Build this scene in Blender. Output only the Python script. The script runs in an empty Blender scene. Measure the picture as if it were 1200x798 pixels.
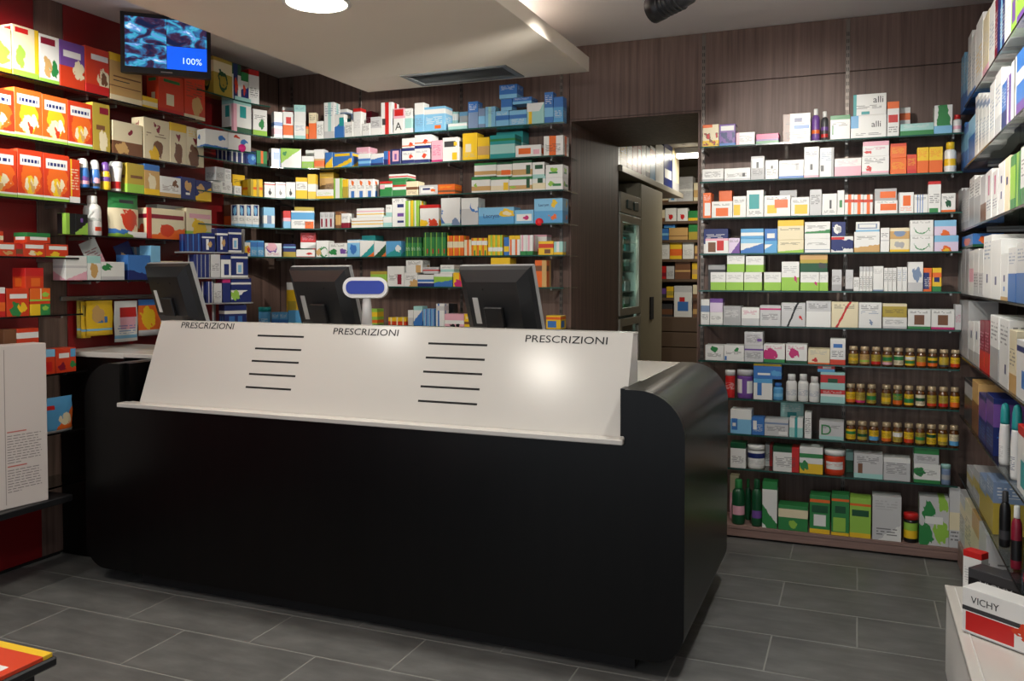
import bpy, bmesh, math, random
from mathutils import Vector, Matrix
random.seed(7)
SC = bpy.context.scene
COL = SC.collection
R = math.radians
# ------------------------------------------------------------------ camera
FPX, YAW, PITCH, CX, CY, CAMH = 999.4, 0.38421, 0.030137, 600.0, 353.5, 1.5
cam = bpy.data.objects.new('camera', bpy.data.cameras.new('camera'))
COL.objects.link(cam); SC.camera = cam
cam.location = (0, 0, CAMH)
cam.rotation_euler = (math.pi/2-PITCH, 0, YAW)
cam.data.sensor_width = 36; cam.data.lens = FPX/1200*36
cam.data.shift_y = -(399-CY)/1200
cam.data.clip_start = .05
# ------------------------------------------------------------------ world, exposure
W = bpy.data.worlds.new('world'); SC.world = W; W.use_nodes = True
W.node_tree.nodes['Background'].inputs[0].default_value = (.86, .93, 1, 1)
W.node_tree.nodes['Background'].inputs[1].default_value = .95
SC.cycles.transparent_max_bounces = 40
SC.view_settings.view_transform = 'Standard'; SC.view_settings.look = 'None'
SC.view_settings.gamma = 1; SC.view_settings.use_curve_mapping = False
SC.view_settings.exposure = .35
# ceiling lamps of the room: (position, aim, watts, cone degrees, blend)
SPOTS = [((-.75, 3.66, 2.67), (-3.2, 4.95, 2.28), 300, 34, 1),
         ((-.55, 2.30, 2.78), (-.35, 4.97, 1.98), 190, 40, 1),
         ((-3.25, 1.70, 2.80), (-3.88, 2.72, 2.42), 430, 44, .95),
         ((-.75, 2.75, 2.78), (.55, 3.90, 2.15), 110, 62, .95),
         ((-.80, 1.20, 2.78), (-2.2, 4.95, 1.85), 150, 40, 1),
         ((-3.30, .60, 2.80), (-3.85, 3.75, 1.75), 130, 40, .95)]
DOWNLIGHTS = [(-2.25, 3.24), (-2.12, .98)]
DOWN_W = 11
ADDED_COVE_W = 20
ADDED_DOWNLIGHTS = [(-.12, 3.25, 13), (-.45, 1.3, 10), (-3.45, 1.1, 8)]   # unseen recessed lamps, added to brighten the floor and shelves
# ------------------------------------------------------------------ pixel rays (photo taken as 1200x798)
_c, _s, _cp, _sp = math.cos(YAW), math.sin(YAW), math.cos(PITCH), math.sin(PITCH)
VF = Vector((-_s*_cp, _c*_cp, -_sp)); VR = Vector((_c, _s, 0)); VU = VR.cross(VF)
def ray(x, y): return VF+VR*((x-CX)/FPX)-VU*((y-CY)/FPX)
def atX(x, y, X): d = ray(x, y); return Vector((0, 0, CAMH))+d*(X/d.x)
def atY(x, y, Y): d = ray(x, y); return Vector((0, 0, CAMH))+d*(Y/d.y)
def atZ(x, y, Z): d = ray(x, y); return Vector((0, 0, CAMH))+d*((Z-CAMH)/d.z)
# ------------------------------------------------------------------ materials
def lin(c): return tuple((v/12.92 if v <= .04045 else ((v+.055)/1.055)**2.4) for v in [q/255 for q in c])
PAL = {'w': ((226, 226, 222), 'white'), 'k': ((22, 22, 24), 'black'), 'r': ((196, 36, 34), 'red'), 'o': ((226, 104, 36), 'orange'),
       'y': ((232, 190, 40), 'yellow'), 'g': ((46, 130, 68), 'green'), 'l': ((148, 194, 74), 'lime green'), 't': ((40, 150, 150), 'teal'),
       'b': ((58, 114, 184), 'blue'), 'n': ((24, 40, 104), 'navy'), 'c': ((128, 186, 220), 'pale blue'), 'p': ((226, 170, 184), 'pink'),
       'm': ((190, 40, 110), 'magenta'), 'v': ((112, 74, 150), 'violet'), 'e': ((168, 168, 168), 'grey'), 's': ((196, 196, 196), 'silver'),
       'd': ((116, 76, 50), 'brown'), 'i': ((226, 214, 180), 'cream'), 'G': ((20, 78, 46), 'dark green'), 'O': ((206, 62, 30), 'red-orange'),
       'D': ((60, 60, 62), 'dark grey'), 'Y': ((178, 156, 60), 'olive yellow'), 'A': ((160, 206, 200), 'pale teal'), 'T': ((200, 160, 100), 'tan'),
       'R': ((130, 24, 46), 'maroon'), 'u': ((120, 140, 170), 'grey-blue'), 'P': ((216, 200, 222), 'lilac'), 'B': ((88, 158, 206), 'sky blue')}
MATS = {}
def nmat(name):
    m = bpy.data.materials.new(name); m.use_nodes = True
    return m, m.node_tree.nodes, m.node_tree.links, m.node_tree.nodes['Principled BSDF']
def plain(name, rgb, rough=.5, metal=0, spec=.5, emit=0, srgb=True, bump=0, coat=0, var=.05):
    if name in MATS: return MATS[name]
    m, N, L, b = nmat(name)
    c = lin(rgb) if srgb else rgb
    b.inputs['Base Color'].default_value = (*c, 1); b.inputs['Roughness'].default_value = rough
    b.inputs['Metallic'].default_value = metal; b.inputs['Specular IOR Level'].default_value = spec
    b.inputs['Coat Weight'].default_value = coat
    if emit:
        b.inputs['Emission Color'].default_value = (*c, 1); b.inputs['Emission Strength'].default_value = emit
    n = N.new('ShaderNodeTexNoise'); n.inputs['Scale'].default_value = 35
    mr = N.new('ShaderNodeMapRange'); mr.inputs[3].default_value = max(.02, rough-var); mr.inputs[4].default_value = rough+var
    L.new(n.outputs[0], mr.inputs[0]); L.new(mr.outputs[0], b.inputs['Roughness'])
    if bump:
        bp = N.new('ShaderNodeBump'); bp.inputs['Strength'].default_value = bump; bp.inputs['Distance'].default_value = .002
        n2 = N.new('ShaderNodeTexNoise'); n2.inputs['Scale'].default_value = 180
        L.new(n2.outputs[0], bp.inputs['Height']); L.new(bp.outputs[0], b.inputs['Normal'])
    MATS[name] = m
    return m
def streaked(name, c1, c2, scale, rough, bump=.1, extra=None, spec=.5):
    """two tones mixed by stretched noise in object space"""
    m, N, L, b = nmat(name)
    tc = N.new('ShaderNodeTexCoord'); mp = N.new('ShaderNodeMapping'); mp.inputs['Scale'].default_value = scale
    L.new(tc.outputs['Object'], mp.inputs[0])
    n = N.new('ShaderNodeTexNoise'); n.inputs['Scale'].default_value = 1; n.inputs['Detail'].default_value = 6; n.inputs['Roughness'].default_value = .65
    L.new(mp.outputs[0], n.inputs[0])
    cr = N.new('ShaderNodeValToRGB'); cr.color_ramp.elements[0].position = .34; cr.color_ramp.elements[1].position = .68
    cr.color_ramp.elements[0].color = (*lin(c1), 1); cr.color_ramp.elements[1].color = (*lin(c2), 1)
    L.new(n.outputs[0], cr.inputs[0]); out = cr.outputs[0]
    if extra:
        n3 = N.new('ShaderNodeTexNoise'); n3.inputs['Scale'].default_value = extra; n3.inputs['Detail'].default_value = 4
        L.new(tc.outputs['Object'], n3.inputs[0])
        mx = N.new('ShaderNodeMix'); mx.data_type = 'RGBA'; mx.blend_type = 'OVERLAY'; mx.inputs[0].default_value = .45
        L.new(out, mx.inputs[6]); L.new(n3.outputs[0], mx.inputs[7]); out = mx.outputs[2]
    L.new(out, b.inputs['Base Color']); b.inputs['Roughness'].default_value = rough; b.inputs['Specular IOR Level'].default_value = spec
    bp = N.new('ShaderNodeBump'); bp.inputs['Strength'].default_value = bump; bp.inputs['Distance'].default_value = .003
    L.new(n.outputs[0], bp.inputs['Height']); L.new(bp.outputs[0], b.inputs['Normal'])
    return m
M_WOOD = streaked('wood_laminate', (88, 68, 60), (126, 101, 91), (38, 38, 1.1), .5, .08)
M_PLINTH = streaked('wood_plinth', (120, 94, 86), (150, 122, 112), (1.1, 38, 38), .45, .08)
M_TILE = streaked('slate_tile', (88, 88, 86), (112, 112, 109), (3, 14, 14), .42, .12, 5)
M_GROUT = plain('grout', (138, 138, 132), .9)
M_PLASTER = plain('ceiling_plaster', (232, 226, 222), .9, bump=.1)
M_PANEL = plain('ceiling_panel_paint', (236, 226, 210), .85)
M_WHITE = plain('white_solid_surface', (206, 202, 194), .20, var=.004)
M_WHITEMAT = plain('white_paint', (222, 220, 214), .5)
M_RED = plain('red_lacquer', (132, 18, 22), .45)
M_BLACK = streaked('black_laminate', (5, 5, 5), (9, 8, 8), (30, 30, 2), .30, .04, spec=.22)
M_BLACKP = plain('black_plastic', (26, 26, 28), .4)
M_DARKP = plain('dark_grey_plastic', (30, 31, 33), .36)
M_METAL = plain('brushed_metal', (170, 168, 165), .35, 1)
M_RAIL = plain('rail_metal', (120, 112, 106), .4, .9)
M_SLOT = plain('dark_slot', (14, 13, 13), .8)
M_BEIGE = plain('beige_cabinet', (158, 150, 128), .5)
M_INK = plain('black_ink', (18, 18, 20), .6)
M_STEEL = plain('fridge_steel', (168, 164, 152), .35, .4)
def glass_mat(name, tint, refl=.09, rough=.03):
    m, N, L, b = nmat(name)
    out = N['Material Output']; tr = N.new('ShaderNodeBsdfTransparent'); tr.inputs[0].default_value = (*tint, 1)
    gl = N.new('ShaderNodeBsdfGlossy'); gl.inputs['Roughness'].default_value = rough
    mx = N.new('ShaderNodeMixShader'); lw = N.new('ShaderNodeLayerWeight'); lw.inputs[0].default_value = .5
    pw = N.new('ShaderNodeMath'); pw.operation = 'POWER'; pw.inputs[1].default_value = 5; L.new(lw.outputs['Facing'], pw.inputs[0])
    fr = N.new('ShaderNodeMath'); fr.operation = 'MULTIPLY_ADD'; fr.inputs[1].default_value = .9; fr.inputs[2].default_value = .04; L.new(pw.outputs[0], fr.inputs[0])
    L.new(fr.outputs[0], mx.inputs[0]); L.new(tr.outputs[0], mx.inputs[1]); L.new(gl.outputs[0], mx.inputs[2]); L.new(mx.outputs[0], out.inputs[0])
    N.remove(b)
    return m
M_GLASS = glass_mat('shelf_glass', (.93, .975, .96))
M_PANE = glass_mat('clear_glass', (.9, .95, .93))
M_EDGE = plain('glass_edge', (34, 78, 70), .15)

def parse_design(s):
    """'w hg0-40 tk60-80' -> base colour and layers"""
    t = s.split(); return t[0], t[1:]
def design_mat(s):
    if s in MATS: return MATS[s]
    base, layers = parse_design(s)
    m, N, L, b = nmat('print_%d' % len(MATS))
    b.inputs['Roughness'].default_value = .34
    uv = N.new('ShaderNodeUVMap'); sp = N.new('ShaderNodeSeparateXYZ'); L.new(uv.outputs[0], sp.inputs[0])
    U, V = sp.outputs[0], sp.outputs[1]
    def mth(op, a, bb, cc=None):
        n = N.new('ShaderNodeMath'); n.operation = op
        for i, v in enumerate((a, bb, cc)):
            if v is None: continue
            if isinstance(v, (int, float)): n.inputs[i].default_value = v
            else: L.new(v, n.inputs[i])
        return n.outputs[0]
    nzz = N.new('ShaderNodeTexNoise'); nzz.inputs['Scale'].default_value = 4.5; nzz.inputs['Detail'].default_value = 3; L.new(uv.outputs[0], nzz.inputs[0])
    wob = mth('MULTIPLY', mth('SUBTRACT', nzz.outputs[0], .5), .42)
    def band(src, a, bb): return mth('COMPARE', src, (a+bb)/2, (bb-a)/2)
    cur = None
    for ly in layers:
        k, c, rest = ly[0], ly[1], ly[2:]
        if k in 'hv':
            a, bb = [float(q)/100 for q in rest.split('-')]
            mask = band(V if k == 'h' else U, a, bb)
        elif k in 'qw':
            u0, v0, u1, v1 = [float(q)/100 for q in rest.split(',')]
            mask = mth('MULTIPLY', band(U, u0, u1), band(V, v0, v1))
            if k == 'w':
                fl = mth('FRACT', mth('MULTIPLY', U, 9.0/(u1-u0)*.55), 0)
                mask = mth('MULTIPLY', mask, mth('LESS_THAN', fl, .72))
        elif k == 'o':
            u, v, r = [float(q)/100 for q in rest.split(',')]
            du, dv = mth('SUBTRACT', mth('ADD', U, wob), u), mth('SUBTRACT', mth('SUBTRACT', V, wob), v)
            mask = mth('LESS_THAN', mth('ADD', mth('MULTIPLY', du, du), mth('MULTIPLY', dv, dv)), r*r)
        elif k == 'd':
            a, sl = [float(q)/100 for q in rest.split(',')]
            mask = mth('LESS_THAN', mth('ADD', V, mth('MULTIPLY', wob, .5)), mth('MULTIPLY_ADD', U, sl, a))
        elif k == 't':
            a, bb = [float(q)/100 for q in rest.split('-')]
            rows = mth('LESS_THAN', mth('FRACT', mth('MULTIPLY', V, 16), 0), .42)
            wn = N.new('ShaderNodeTexWhiteNoise'); cb = N.new('ShaderNodeCombineXYZ')
            L.new(mth('FLOOR', mth('MULTIPLY', U, 14), 0), cb.inputs[0]); L.new(mth('FLOOR', mth('MULTIPLY', V, 16), 0), cb.inputs[1])
            L.new(cb.outputs[0], wn.inputs[0])
            mask = mth('MULTIPLY', mth('MULTIPLY', rows, band(V, a, bb)), mth('MULTIPLY', mth('GREATER_THAN', wn.outputs[0], .3), band(U, .1, .86)))
            mask = mth('MULTIPLY', mask, .75)
        elif k == 'n':
            th = float(rest)/100
            nz = N.new('ShaderNodeTexNoise'); nz.inputs['Scale'].default_value = 3.2; L.new(uv.outputs[0], nz.inputs[0])
            mask = mth('MULTIPLY', mth('LESS_THAN', nz.outputs[0], th), mth('MULTIPLY', band(V, .06, .62), band(U, .05, .95)))
        mx = N.new('ShaderNodeMix'); mx.data_type = 'RGBA'
        L.new(mask, mx.inputs[0])
        if cur is None: mx.inputs[6].default_value = (*lin(PAL[base][0]), 1)
        else: L.new(cur, mx.inputs[6])
        mx.inputs[7].default_value = (*lin(PAL[c][0]), 1); cur = mx.outputs[2]
    if cur is None: b.inputs['Base Color'].default_value = (*lin(PAL[base][0]), 1)
    else: L.new(cur, b.inputs['Base Color'])
    MATS[s] = m
    return m
def words_of(s):
    base, layers = parse_design(s); cs = [PAL[base][1]]
    for ly in layers:
        n = PAL[ly[1]][1]
        if n not in cs and ly[0] != 't': cs.append(n)
    return ' and '.join(cs[:2])
# ------------------------------------------------------------------ mesh helpers
def mesh_obj(name, verts, faces, mat, parent=None, uvs=None, smooth=False):
    me = bpy.data.meshes.new(name); me.from_pydata([tuple(v) for v in verts], [], faces)
    if mat: me.materials.append(mat)
    if uvs:
        lay = me.uv_layers.new(name='UVMap'); i = 0
        for p in me.polygons:
            for li in p.loop_indices: lay.data[li].uv = uvs[i]; i += 1
    if smooth:
        for p in me.polygons: p.use_smooth = True
    o = bpy.data.objects.new(name, me); COL.objects.link(o)
    if parent: o.parent = parent
    return o
def tag(o, label=None, cat=None, group=None, kind=None):
    if label: o['label'] = label
    if cat: o['category'] = cat
    if group: o['group'] = group
    if kind: o['kind'] = kind
    return o
def empty(name, loc=(0, 0, 0), rz=0):
    o = bpy.data.objects.new(name, None); COL.objects.link(o); o.location = loc; o.rotation_euler.z = rz; o.empty_display_size = .05
    return o
BOXF = [(0, 3, 2, 1), (4, 5, 6, 7), (0, 1, 5, 4), (1, 2, 6, 5), (2, 3, 7, 6), (3, 0, 4, 7)]
def chamfer_data(sx, sy, sz, c):
    """box x -sx/2..sx/2, y 0..sy, z 0..sz with chamfered edges; uv on sides"""
    c = min(c, sx*.2, sy*.2, sz*.2)
    lo, hi = (-sx/2, 0, 0), (sx/2, sy, sz)
    V, idx = [], {}
    for i in range(8):
        s = [(i >> k) & 1 for k in range(3)]
        for ax in range(3):
            p = [hi[k] if s[k] else lo[k] for k in range(3)]
            for k in range(3):
                if k != ax: p[k] += -c if s[k] else c
            idx[(i, ax)] = len(V); V.append(p)
    F = []
    def q(a): F.append(a)
    for ax in range(3):
        o = [k for k in range(3) if k != ax]
        for side in (0, 1):
            cyc = [(0, 0), (1, 0), (1, 1), (0, 1)]
            if (ax == 1) == bool(side): pass
            f = []
            for a, bq in cyc:
                i = (side << ax) | (a << o[0]) | (bq << o[1]); f.append(idx[(i, ax)])
            q(f)
    for ax in range(3):          # edges along ax
        o = [k for k in range(3) if k != ax]
        for a in (0, 1):
            for bq in (0, 1):
                i0 = (a << o[0]) | (bq << o[1]); i1 = i0 | (1 << ax)
                q([idx[(i0, o[0])], idx[(i1, o[0])], idx[(i1, o[1])], idx[(i0, o[1])]])
    for i in range(8): q([idx[(i, 0)], idx[(i, 1)], idx[(i, 2)]])
    cen = Vector((0, sy/2, sz/2))
    G = []
    for f in F:
        vs = [Vector(V[j]) for j in f]; n = (vs[1]-vs[0]).cross(vs[2]-vs[0])
        m = sum(vs, Vector())/len(vs)-cen
        G.append(f if n.dot(m) > 0 else f[::-1])
    uvs = []
    for f in G:
        vs = [Vector(V[j]) for j in f]; n = (vs[1]-vs[0]).cross(vs[2]-vs[0]).normalized()
        for p in vs:
            if abs(n.z) > .9: uvs.append((p.x/sx+.5, .985 if n.z > 0 else .01))
            elif abs(n.x) > .9: uvs.append((p.y/sy, p.z/sz))
            else: uvs.append((p.x/sx+.5, p.z/sz))
    return V, G, uvs
def carton(name, sx, sy, sz, mat, parent=None, c=.0012):
    V, F, U = chamfer_data(sx, sy, sz, c); return mesh_obj(name, V, F, mat, parent, U)
def box(name, lo, hi, mat, parent=None, c=0.0):
    sx, sy, sz = [hi[k]-lo[k] for k in range(3)]
    if c:
        V, F, U = chamfer_data(sx, sy, sz, c)
        V = [(v[0]+(lo[0]+hi[0])/2, v[1]+lo[1], v[2]+lo[2]) for v in V]
        return mesh_obj(name, V, F, mat, parent, U)
    x0, y0, z0 = lo; x1, y1, z1 = hi
    V = [(x0, y0, z0), (x1, y0, z0), (x1, y1, z0), (x0, y1, z0), (x0, y0, z1), (x1, y0, z1), (x1, y1, z1), (x0, y1, z1)]
    return mesh_obj(name, V, BOXF, mat, parent)
def lathe(name, prof, mat, parent=None, n=18, sy=1.0, smooth=True, cap=True):
    """profile [(r,z)] about z axis through (0,0)"""
    V, F, UV = [], [], []
    z0, z1 = prof[0][1], prof[-1][1]
    for r, z in prof:
        for k in range(n):
            a = 2*math.pi*k/n; V.append((r*math.cos(a), r*math.sin(a)*sy, z))
    for i in range(len(prof)-1):
        for k in range(n):
            k2 = (k+1) % n
            F.append((i*n+k, i*n+k2, (i+1)*n+k2, (i+1)*n+k))
            v0, v1 = (prof[i][1]-z0)/max(1e-6, z1-z0), (prof[i+1][1]-z0)/max(1e-6, z1-z0)
            UV += [((k/n*2) % 1.0001, v0), (((k+1)/n*2-1e-3) % 1.0001, v0), (((k+1)/n*2-1e-3) % 1.0001, v1), ((k/n*2) % 1.0001, v1)]
    if cap:
        F.append(tuple(range(n))[::-1]); UV += [(.5, 0)]*n
        F.append(tuple(range((len(prof)-1)*n, len(prof)*n))); UV += [(.5, 1)]*n
    return mesh_obj(name, V, F, mat, parent, UV, smooth)
def prism(name, poly, axis, a, b, mat, parent=None, smooth=False):
    """extrude a 2D polygon (list of (p,q)) along axis from a to b; p,q are the other two axes in order"""
    n = len(poly); V = []
    for t in (a, b):
        for p, q in poly:
            v = [0, 0, 0]; o = [k for k in range(3) if k != axis]; v[axis] = t; v[o[0]] = p; v[o[1]] = q; V.append(v)
    bm = bmesh.new(); vs = [bm.verts.new(v) for v in V]
    bm.faces.new(vs[:n]); bm.faces.new(vs[n:][::-1])
    for i in range(n):
        j = (i+1) % n; bm.faces.new((vs[i], vs[j], vs[n+j], vs[n+i]))
    bmesh.ops.recalc_face_normals(bm, faces=bm.faces)
    me = bpy.data.meshes.new(name); bm.to_mesh(me); bm.free(); me.materials.append(mat)
    o = bpy.data.objects.new(name, me); COL.objects.link(o)
    if parent: o.parent = parent
    return o
def strip(name, pts, thick, axis_a, axis_b, mat, parent=None, smooth=True):
    """open XZ polyline offset inward by thick (to its left), extruded along Y"""
    P = [Vector((p[0], p[1])) for p in pts]; Q = []
    for i, p in enumerate(P):
        d = (P[min(i+1, len(P)-1)]-P[max(i-1, 0)]).normalized(); Q.append(p+Vector((-d.y, d.x))*thick)
    return prism(name, [tuple(p) for p in P]+[tuple(q) for q in Q[::-1]], 1, axis_a, axis_b, mat, parent)
def text(name, s, size, mat, M, parent=None, sx=1.0, depth=.0004, align='CENTER'):
    cu = bpy.data.curves.new(name, 'FONT'); cu.body = s; cu.size = size; cu.align_x = align; cu.align_y = 'CENTER'; cu.extrude = depth
    cu.resolution_u = 3
    t = bpy.data.objects.new(name, cu); COL.objects.link(t)
    bpy.context.view_layer.update()
    me = bpy.data.meshes.new_from_object(t.evaluated_get(bpy.context.evaluated_depsgraph_get()))
    bpy.data.objects.remove(t)
    me.materials.clear(); me.materials.append(mat)
    me.transform(M @ Matrix.Diagonal((sx, 1, 1, 1)))
    o = bpy.data.objects.new(name, me); COL.objects.link(o)
    if parent: o.parent = parent
    return o
def basis(o, x, y):
    x, y = Vector(x).normalized(), Vector(y).normalized(); z = x.cross(y)
    return Matrix(((x.x, y.x, z.x, o[0]), (x.y, y.y, z.y, o[1]), (x.z, y.z, z.z, o[2]), (0, 0, 0, 1)))
def tube(name, pts, r, mat, parent=None, n=8):
    V, F = [], []
    P = [Vector(p) for p in pts]
    for i, p in enumerate(P):
        d = (P[min(i+1, len(P)-1)]-P[max(i-1, 0)]).normalized()
        u = d.orthogonal().normalized(); w = d.cross(u)
        for k in range(n):
            a = 2*math.pi*k/n; V.append(p+(u*math.cos(a)+w*math.sin(a))*r)
    for i in range(len(P)-1):
        for k in range(n): F.append((i*n+k, i*n+(k+1) % n, (i+1)*n+(k+1) % n, (i+1)*n+k))
    F.append(tuple(range(n))[::-1]); F.append(tuple(range((len(P)-1)*n, len(P)*n)))
    return mesh_obj(name, V, F, mat, parent, None, True)
def copy_tree(o, parent=None):
    c = o.copy(); COL.objects.link(c); c.parent = parent
    for ch in list(o.children): copy_tree(ch, c)
    return c
# ------------------------------------------------------------------ the setting
YW, XL, XR, ZC = 5.24, -3.98, .80, 2.965          # back wall, left wall, right wall, ceiling
YF = 4.965                                        # front edge of the back-wall shelves
PJL, PJR, PZ, PY = -1.72, -.89, 2.50, 6.40        # passage: left jamb, right jamb, soffit, far end
fl = tag(box('floor', (-4.3, -1.5, -.06), (1.1, 5.3, -.0008), M_GROUT), 'dark slate floor tiles laid in staggered rows', None, None, 'structure')
rows = [-.98, -.64, -.30, .04, .385, .73, 1.07, 1.415, 1.76, 2.10, 2.445, 2.79, 3.09, 3.32, 3.67, 4.01, 4.345, 4.696, 5.04, 5.24]
tile_mesh = {}
for r in range(len(rows)-1):
    y0, y1 = rows[r], rows[r+1]
    off = -.643 if (r % 2 == 0) else -.313
    k0 = off-.66*5
    for k in range(-1, 8):
        x0 = k0+.66*k; x1 = x0+.66
        x0, x1 = max(x0, XL), min(x1, XR)
        if x1-x0 < .05: continue
        key = (round(x1-x0, 3), round(y1-y0, 3))
        if key not in tile_mesh:
            V, F, U = chamfer_data(key[0]-.006, key[1]-.006, .01, .0006); me = bpy.data.meshes.new('tile'); me.from_pydata(V, [], F); me.materials.append(M_TILE); tile_mesh[key] = me
        o = bpy.data.objects.new('tile', tile_mesh[key]); COL.objects.link(o); o.parent = fl
        o.location = ((x0+x1)/2, y0+.003, -.01)
tag(box('ceiling', (-4.3, -1.5, ZC), (1.1, 5.34, ZC+.08), M_PLASTER), 'plain off-white plaster ceiling', None, None, 'structure')
# back wall: dark backing with wood panels between the slotted rails
wb = mesh_obj('wall_back', [], [], None); bpy.data.objects.remove(wb)
bm = bmesh.new()
def bmbox(bm, lo, hi):
    vs = [bm.verts.new((hi[0] if i & 1 else lo[0], hi[1] if i & 2 else lo[1], hi[2] if i & 4 else lo[2])) for i in range(8)]
    for f in ((0, 2, 3, 1), (4, 5, 7, 6), (0, 1, 5, 4), (2, 6, 7, 3), (0, 4, 6, 2), (1, 3, 7, 5)): bm.faces.new([vs[i] for i in f])
def bm_obj(name, bm, mat, parent=None):
    me = bpy.data.meshes.new(name); bm.to_mesh(me); bm.free(); me.materials.append(mat)
    o = bpy.data.objects.new(name, me); COL.objects.link(o)
    if parent: o.parent = parent
    return o
XE = XR+.1
prof = [(XL-.1, 0), (PJL, 0), (PJL, PZ), (PJR, PZ), (PJR, 0), (XE, 0), (XE, ZC), (XL-.1, ZC)]
wb = prism('wall_back', prof, 1, YW+.012, YW+.10, M_SLOT)
tag(wb, 'brown wood-grain panelled back wall with a doorway', None, None, 'structure')
rail_x = [atY(p, 200, YW).x for p in (343, 423, 541, 658, 824, 992)]
def panel(x0, x1, z0, z1, mat=M_WOOD, parent=None):
    return box('panel', (x0+.002, YW, z0+.002), (x1-.002, YW+.012, z1-.002), mat, parent or wb, .001)
xs = [XL]+rail_x[:4]
for a, b in zip(xs[:-1], xs[1:]): panel(a, b, 0, ZC)
panel(rail_x[3], PJL, 0, ZC)
panel(PJL, rail_x[4], PZ, ZC)
panel(PJR, rail_x[4], 0, PZ)
for a, b, zs in ((rail_x[4], rail_x[5], 2.655), (rail_x[5], XR, 2.66)):
    panel(a, b, 0, zs); panel(a, b, zs, ZC)
# passage through the wall
for nm, lo, hi in (('wall_passage_left', (PJL-.08, YW+.10, 0), (PJL, PY, PZ)), ('wall_passage_right', (PJR, YW+.10, 0), (PJR+.08, PY, PZ)),
                   ('ceiling_passage', (PJL-.08, YW+.10, PZ), (PJR+.08, PY, PZ+.1))):
    o = tag(box(nm, lo, hi, M_WOOD), 'wood-grain lining of the passage to the stock room', None, None, 'structure')
lin1 = box('lining', (PJL, YW, 0), (PJL+.012, PY, PZ), M_WOOD, bpy.data.objects['wall_passage_left'], .001)
lin2 = box('lining', (PJR-.012, YW, 0), (PJR, PY, PZ), M_WOOD, bpy.data.objects['wall_passage_right'], .001)
box('lining', (PJL+.012, YW, PZ-.012), (PJR-.012, PY, PZ), M_WOOD, bpy.data.objects['ceiling_passage'], .001)
# stock room shell
M_STOCK = plain('stock_room_paint', (150, 138, 118), .8)
M_SFLOOR = plain('stock_room_floor', (86, 70, 58), .5)
tag(box('floor_stock', (-3.2, 5.34, -.06), (-.4, 10.2, 0), M_SFLOOR), 'brown floor of the stock room', None, None, 'structure')
tag(box('ceiling_stock', (-3.2, PY, 2.78), (-.4, 10.2, 2.86), M_STOCK), 'ceiling of the stock room', None, None, 'structure')
tag(box('wall_stock_far', (-3.2, 10.1, 0), (-.4, 10.2, 2.78), M_STOCK), 'far wall of the stock room', None, None, 'structure')
tag(box('wall_stock_left', (-3.2, PY, 0), (-3.1, 10.1, 2.78), M_STOCK), 'left wall of the stock room', None, None, 'structure')
tag(box('wall_stock_right', (-.5, PY, 0), (-.4, 10.1, 2.78), M_STOCK), 'right wall of the stock room', None, None, 'structure')
tag(box('wall_stock_front', (PJR+.08, PY-.02, 0), (-.4, PY+.04, 2.78), M_STOCK), 'stock room wall beside the passage', None, None, 'structure')
tag(box('wall_stock_front_left', (-3.2, PY-.02, 0), (PJL-.08, PY+.04, 2.78), M_STOCK), 'stock room wall left of the passage', None, None, 'structure')
tag(box('wall_stock_header', (PJL-.08, PY-.02, PZ+.1), (PJR+.08, PY+.04, 2.78), M_STOCK), 'stock room wall above the passage', None, None, 'structure')
# left wall: red lacquer panels and wood strips
wl = tag(box('wall_left', (XL-.1, -1.5, 0), (XL-.012, YW, ZC), M_SLOT), 'left wall of red lacquer panels and brown wood strips', None, None, 'structure')
yA, yB, yC = atX(44, 300, XL).y, atX(78, 300, XL).y, atX(262, 200, XL).y
def lpanel(y0, y1, z0, z1, mat): return box('panel', (XL-.012, y0+.002, z0+.002), (XL, y1-.002, z1-.002), mat, wl, .001)
for y0, y1, m in ((-1.5, .2, M_RED), (.2, 1.7, M_RED), (1.7, yA, M_RED), (yA, yB, M_WOOD), (yB, yC, M_RED), (yC, YW, M_WOOD)):
    lpanel(y0, y1, .012, ZC, m)
tag(box('baseboard_left', (XL-.01, -1.5, 0), (XL+.004, 3.32, .012), M_SLOT), 'thin black foot of the left wall', None, None, 'structure')
wr = tag(box('wall_right', (XR+.012, -1.5, 0), (XR+.1, YW, ZC), M_SLOT), 'right wall of brown wood panels behind the shelves', None, None, 'structure')
for y0, y1 in ((-1.5, 0), (0, 1.3), (1.3, 2.6), (2.6, 3.9), (3.9, YW)):
    box('panel', (XR, y0+.002, .002), (XR+.012, y1-.002, ZC-.002), M_WOOD, wr, .001)
# low wood plinth under the right back shelves
o = empty('wood_plinth', (-.1, YF, 0)); tag(o, 'low brown wood plinth under the shelves right of the doorway', 'plinth')
for nm, lo, hi in (('deck', (PJR+.02, YF, .056), (XR-.01, YW-.002, .074)), ('front_board', (PJR+.02, YF+.004, .012), (XR-.01, YF+.022, .056)), ('kick_strip', (PJR+.02, YF+.03, 0), (XR-.01, YF+.045, .056))):
    q = box(nm, lo, hi, M_SLOT if nm == 'kick_strip' else M_PLINTH, o, .001 if nm != 'kick_strip' else 0); q.location = (.1, -YF, 0)
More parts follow.
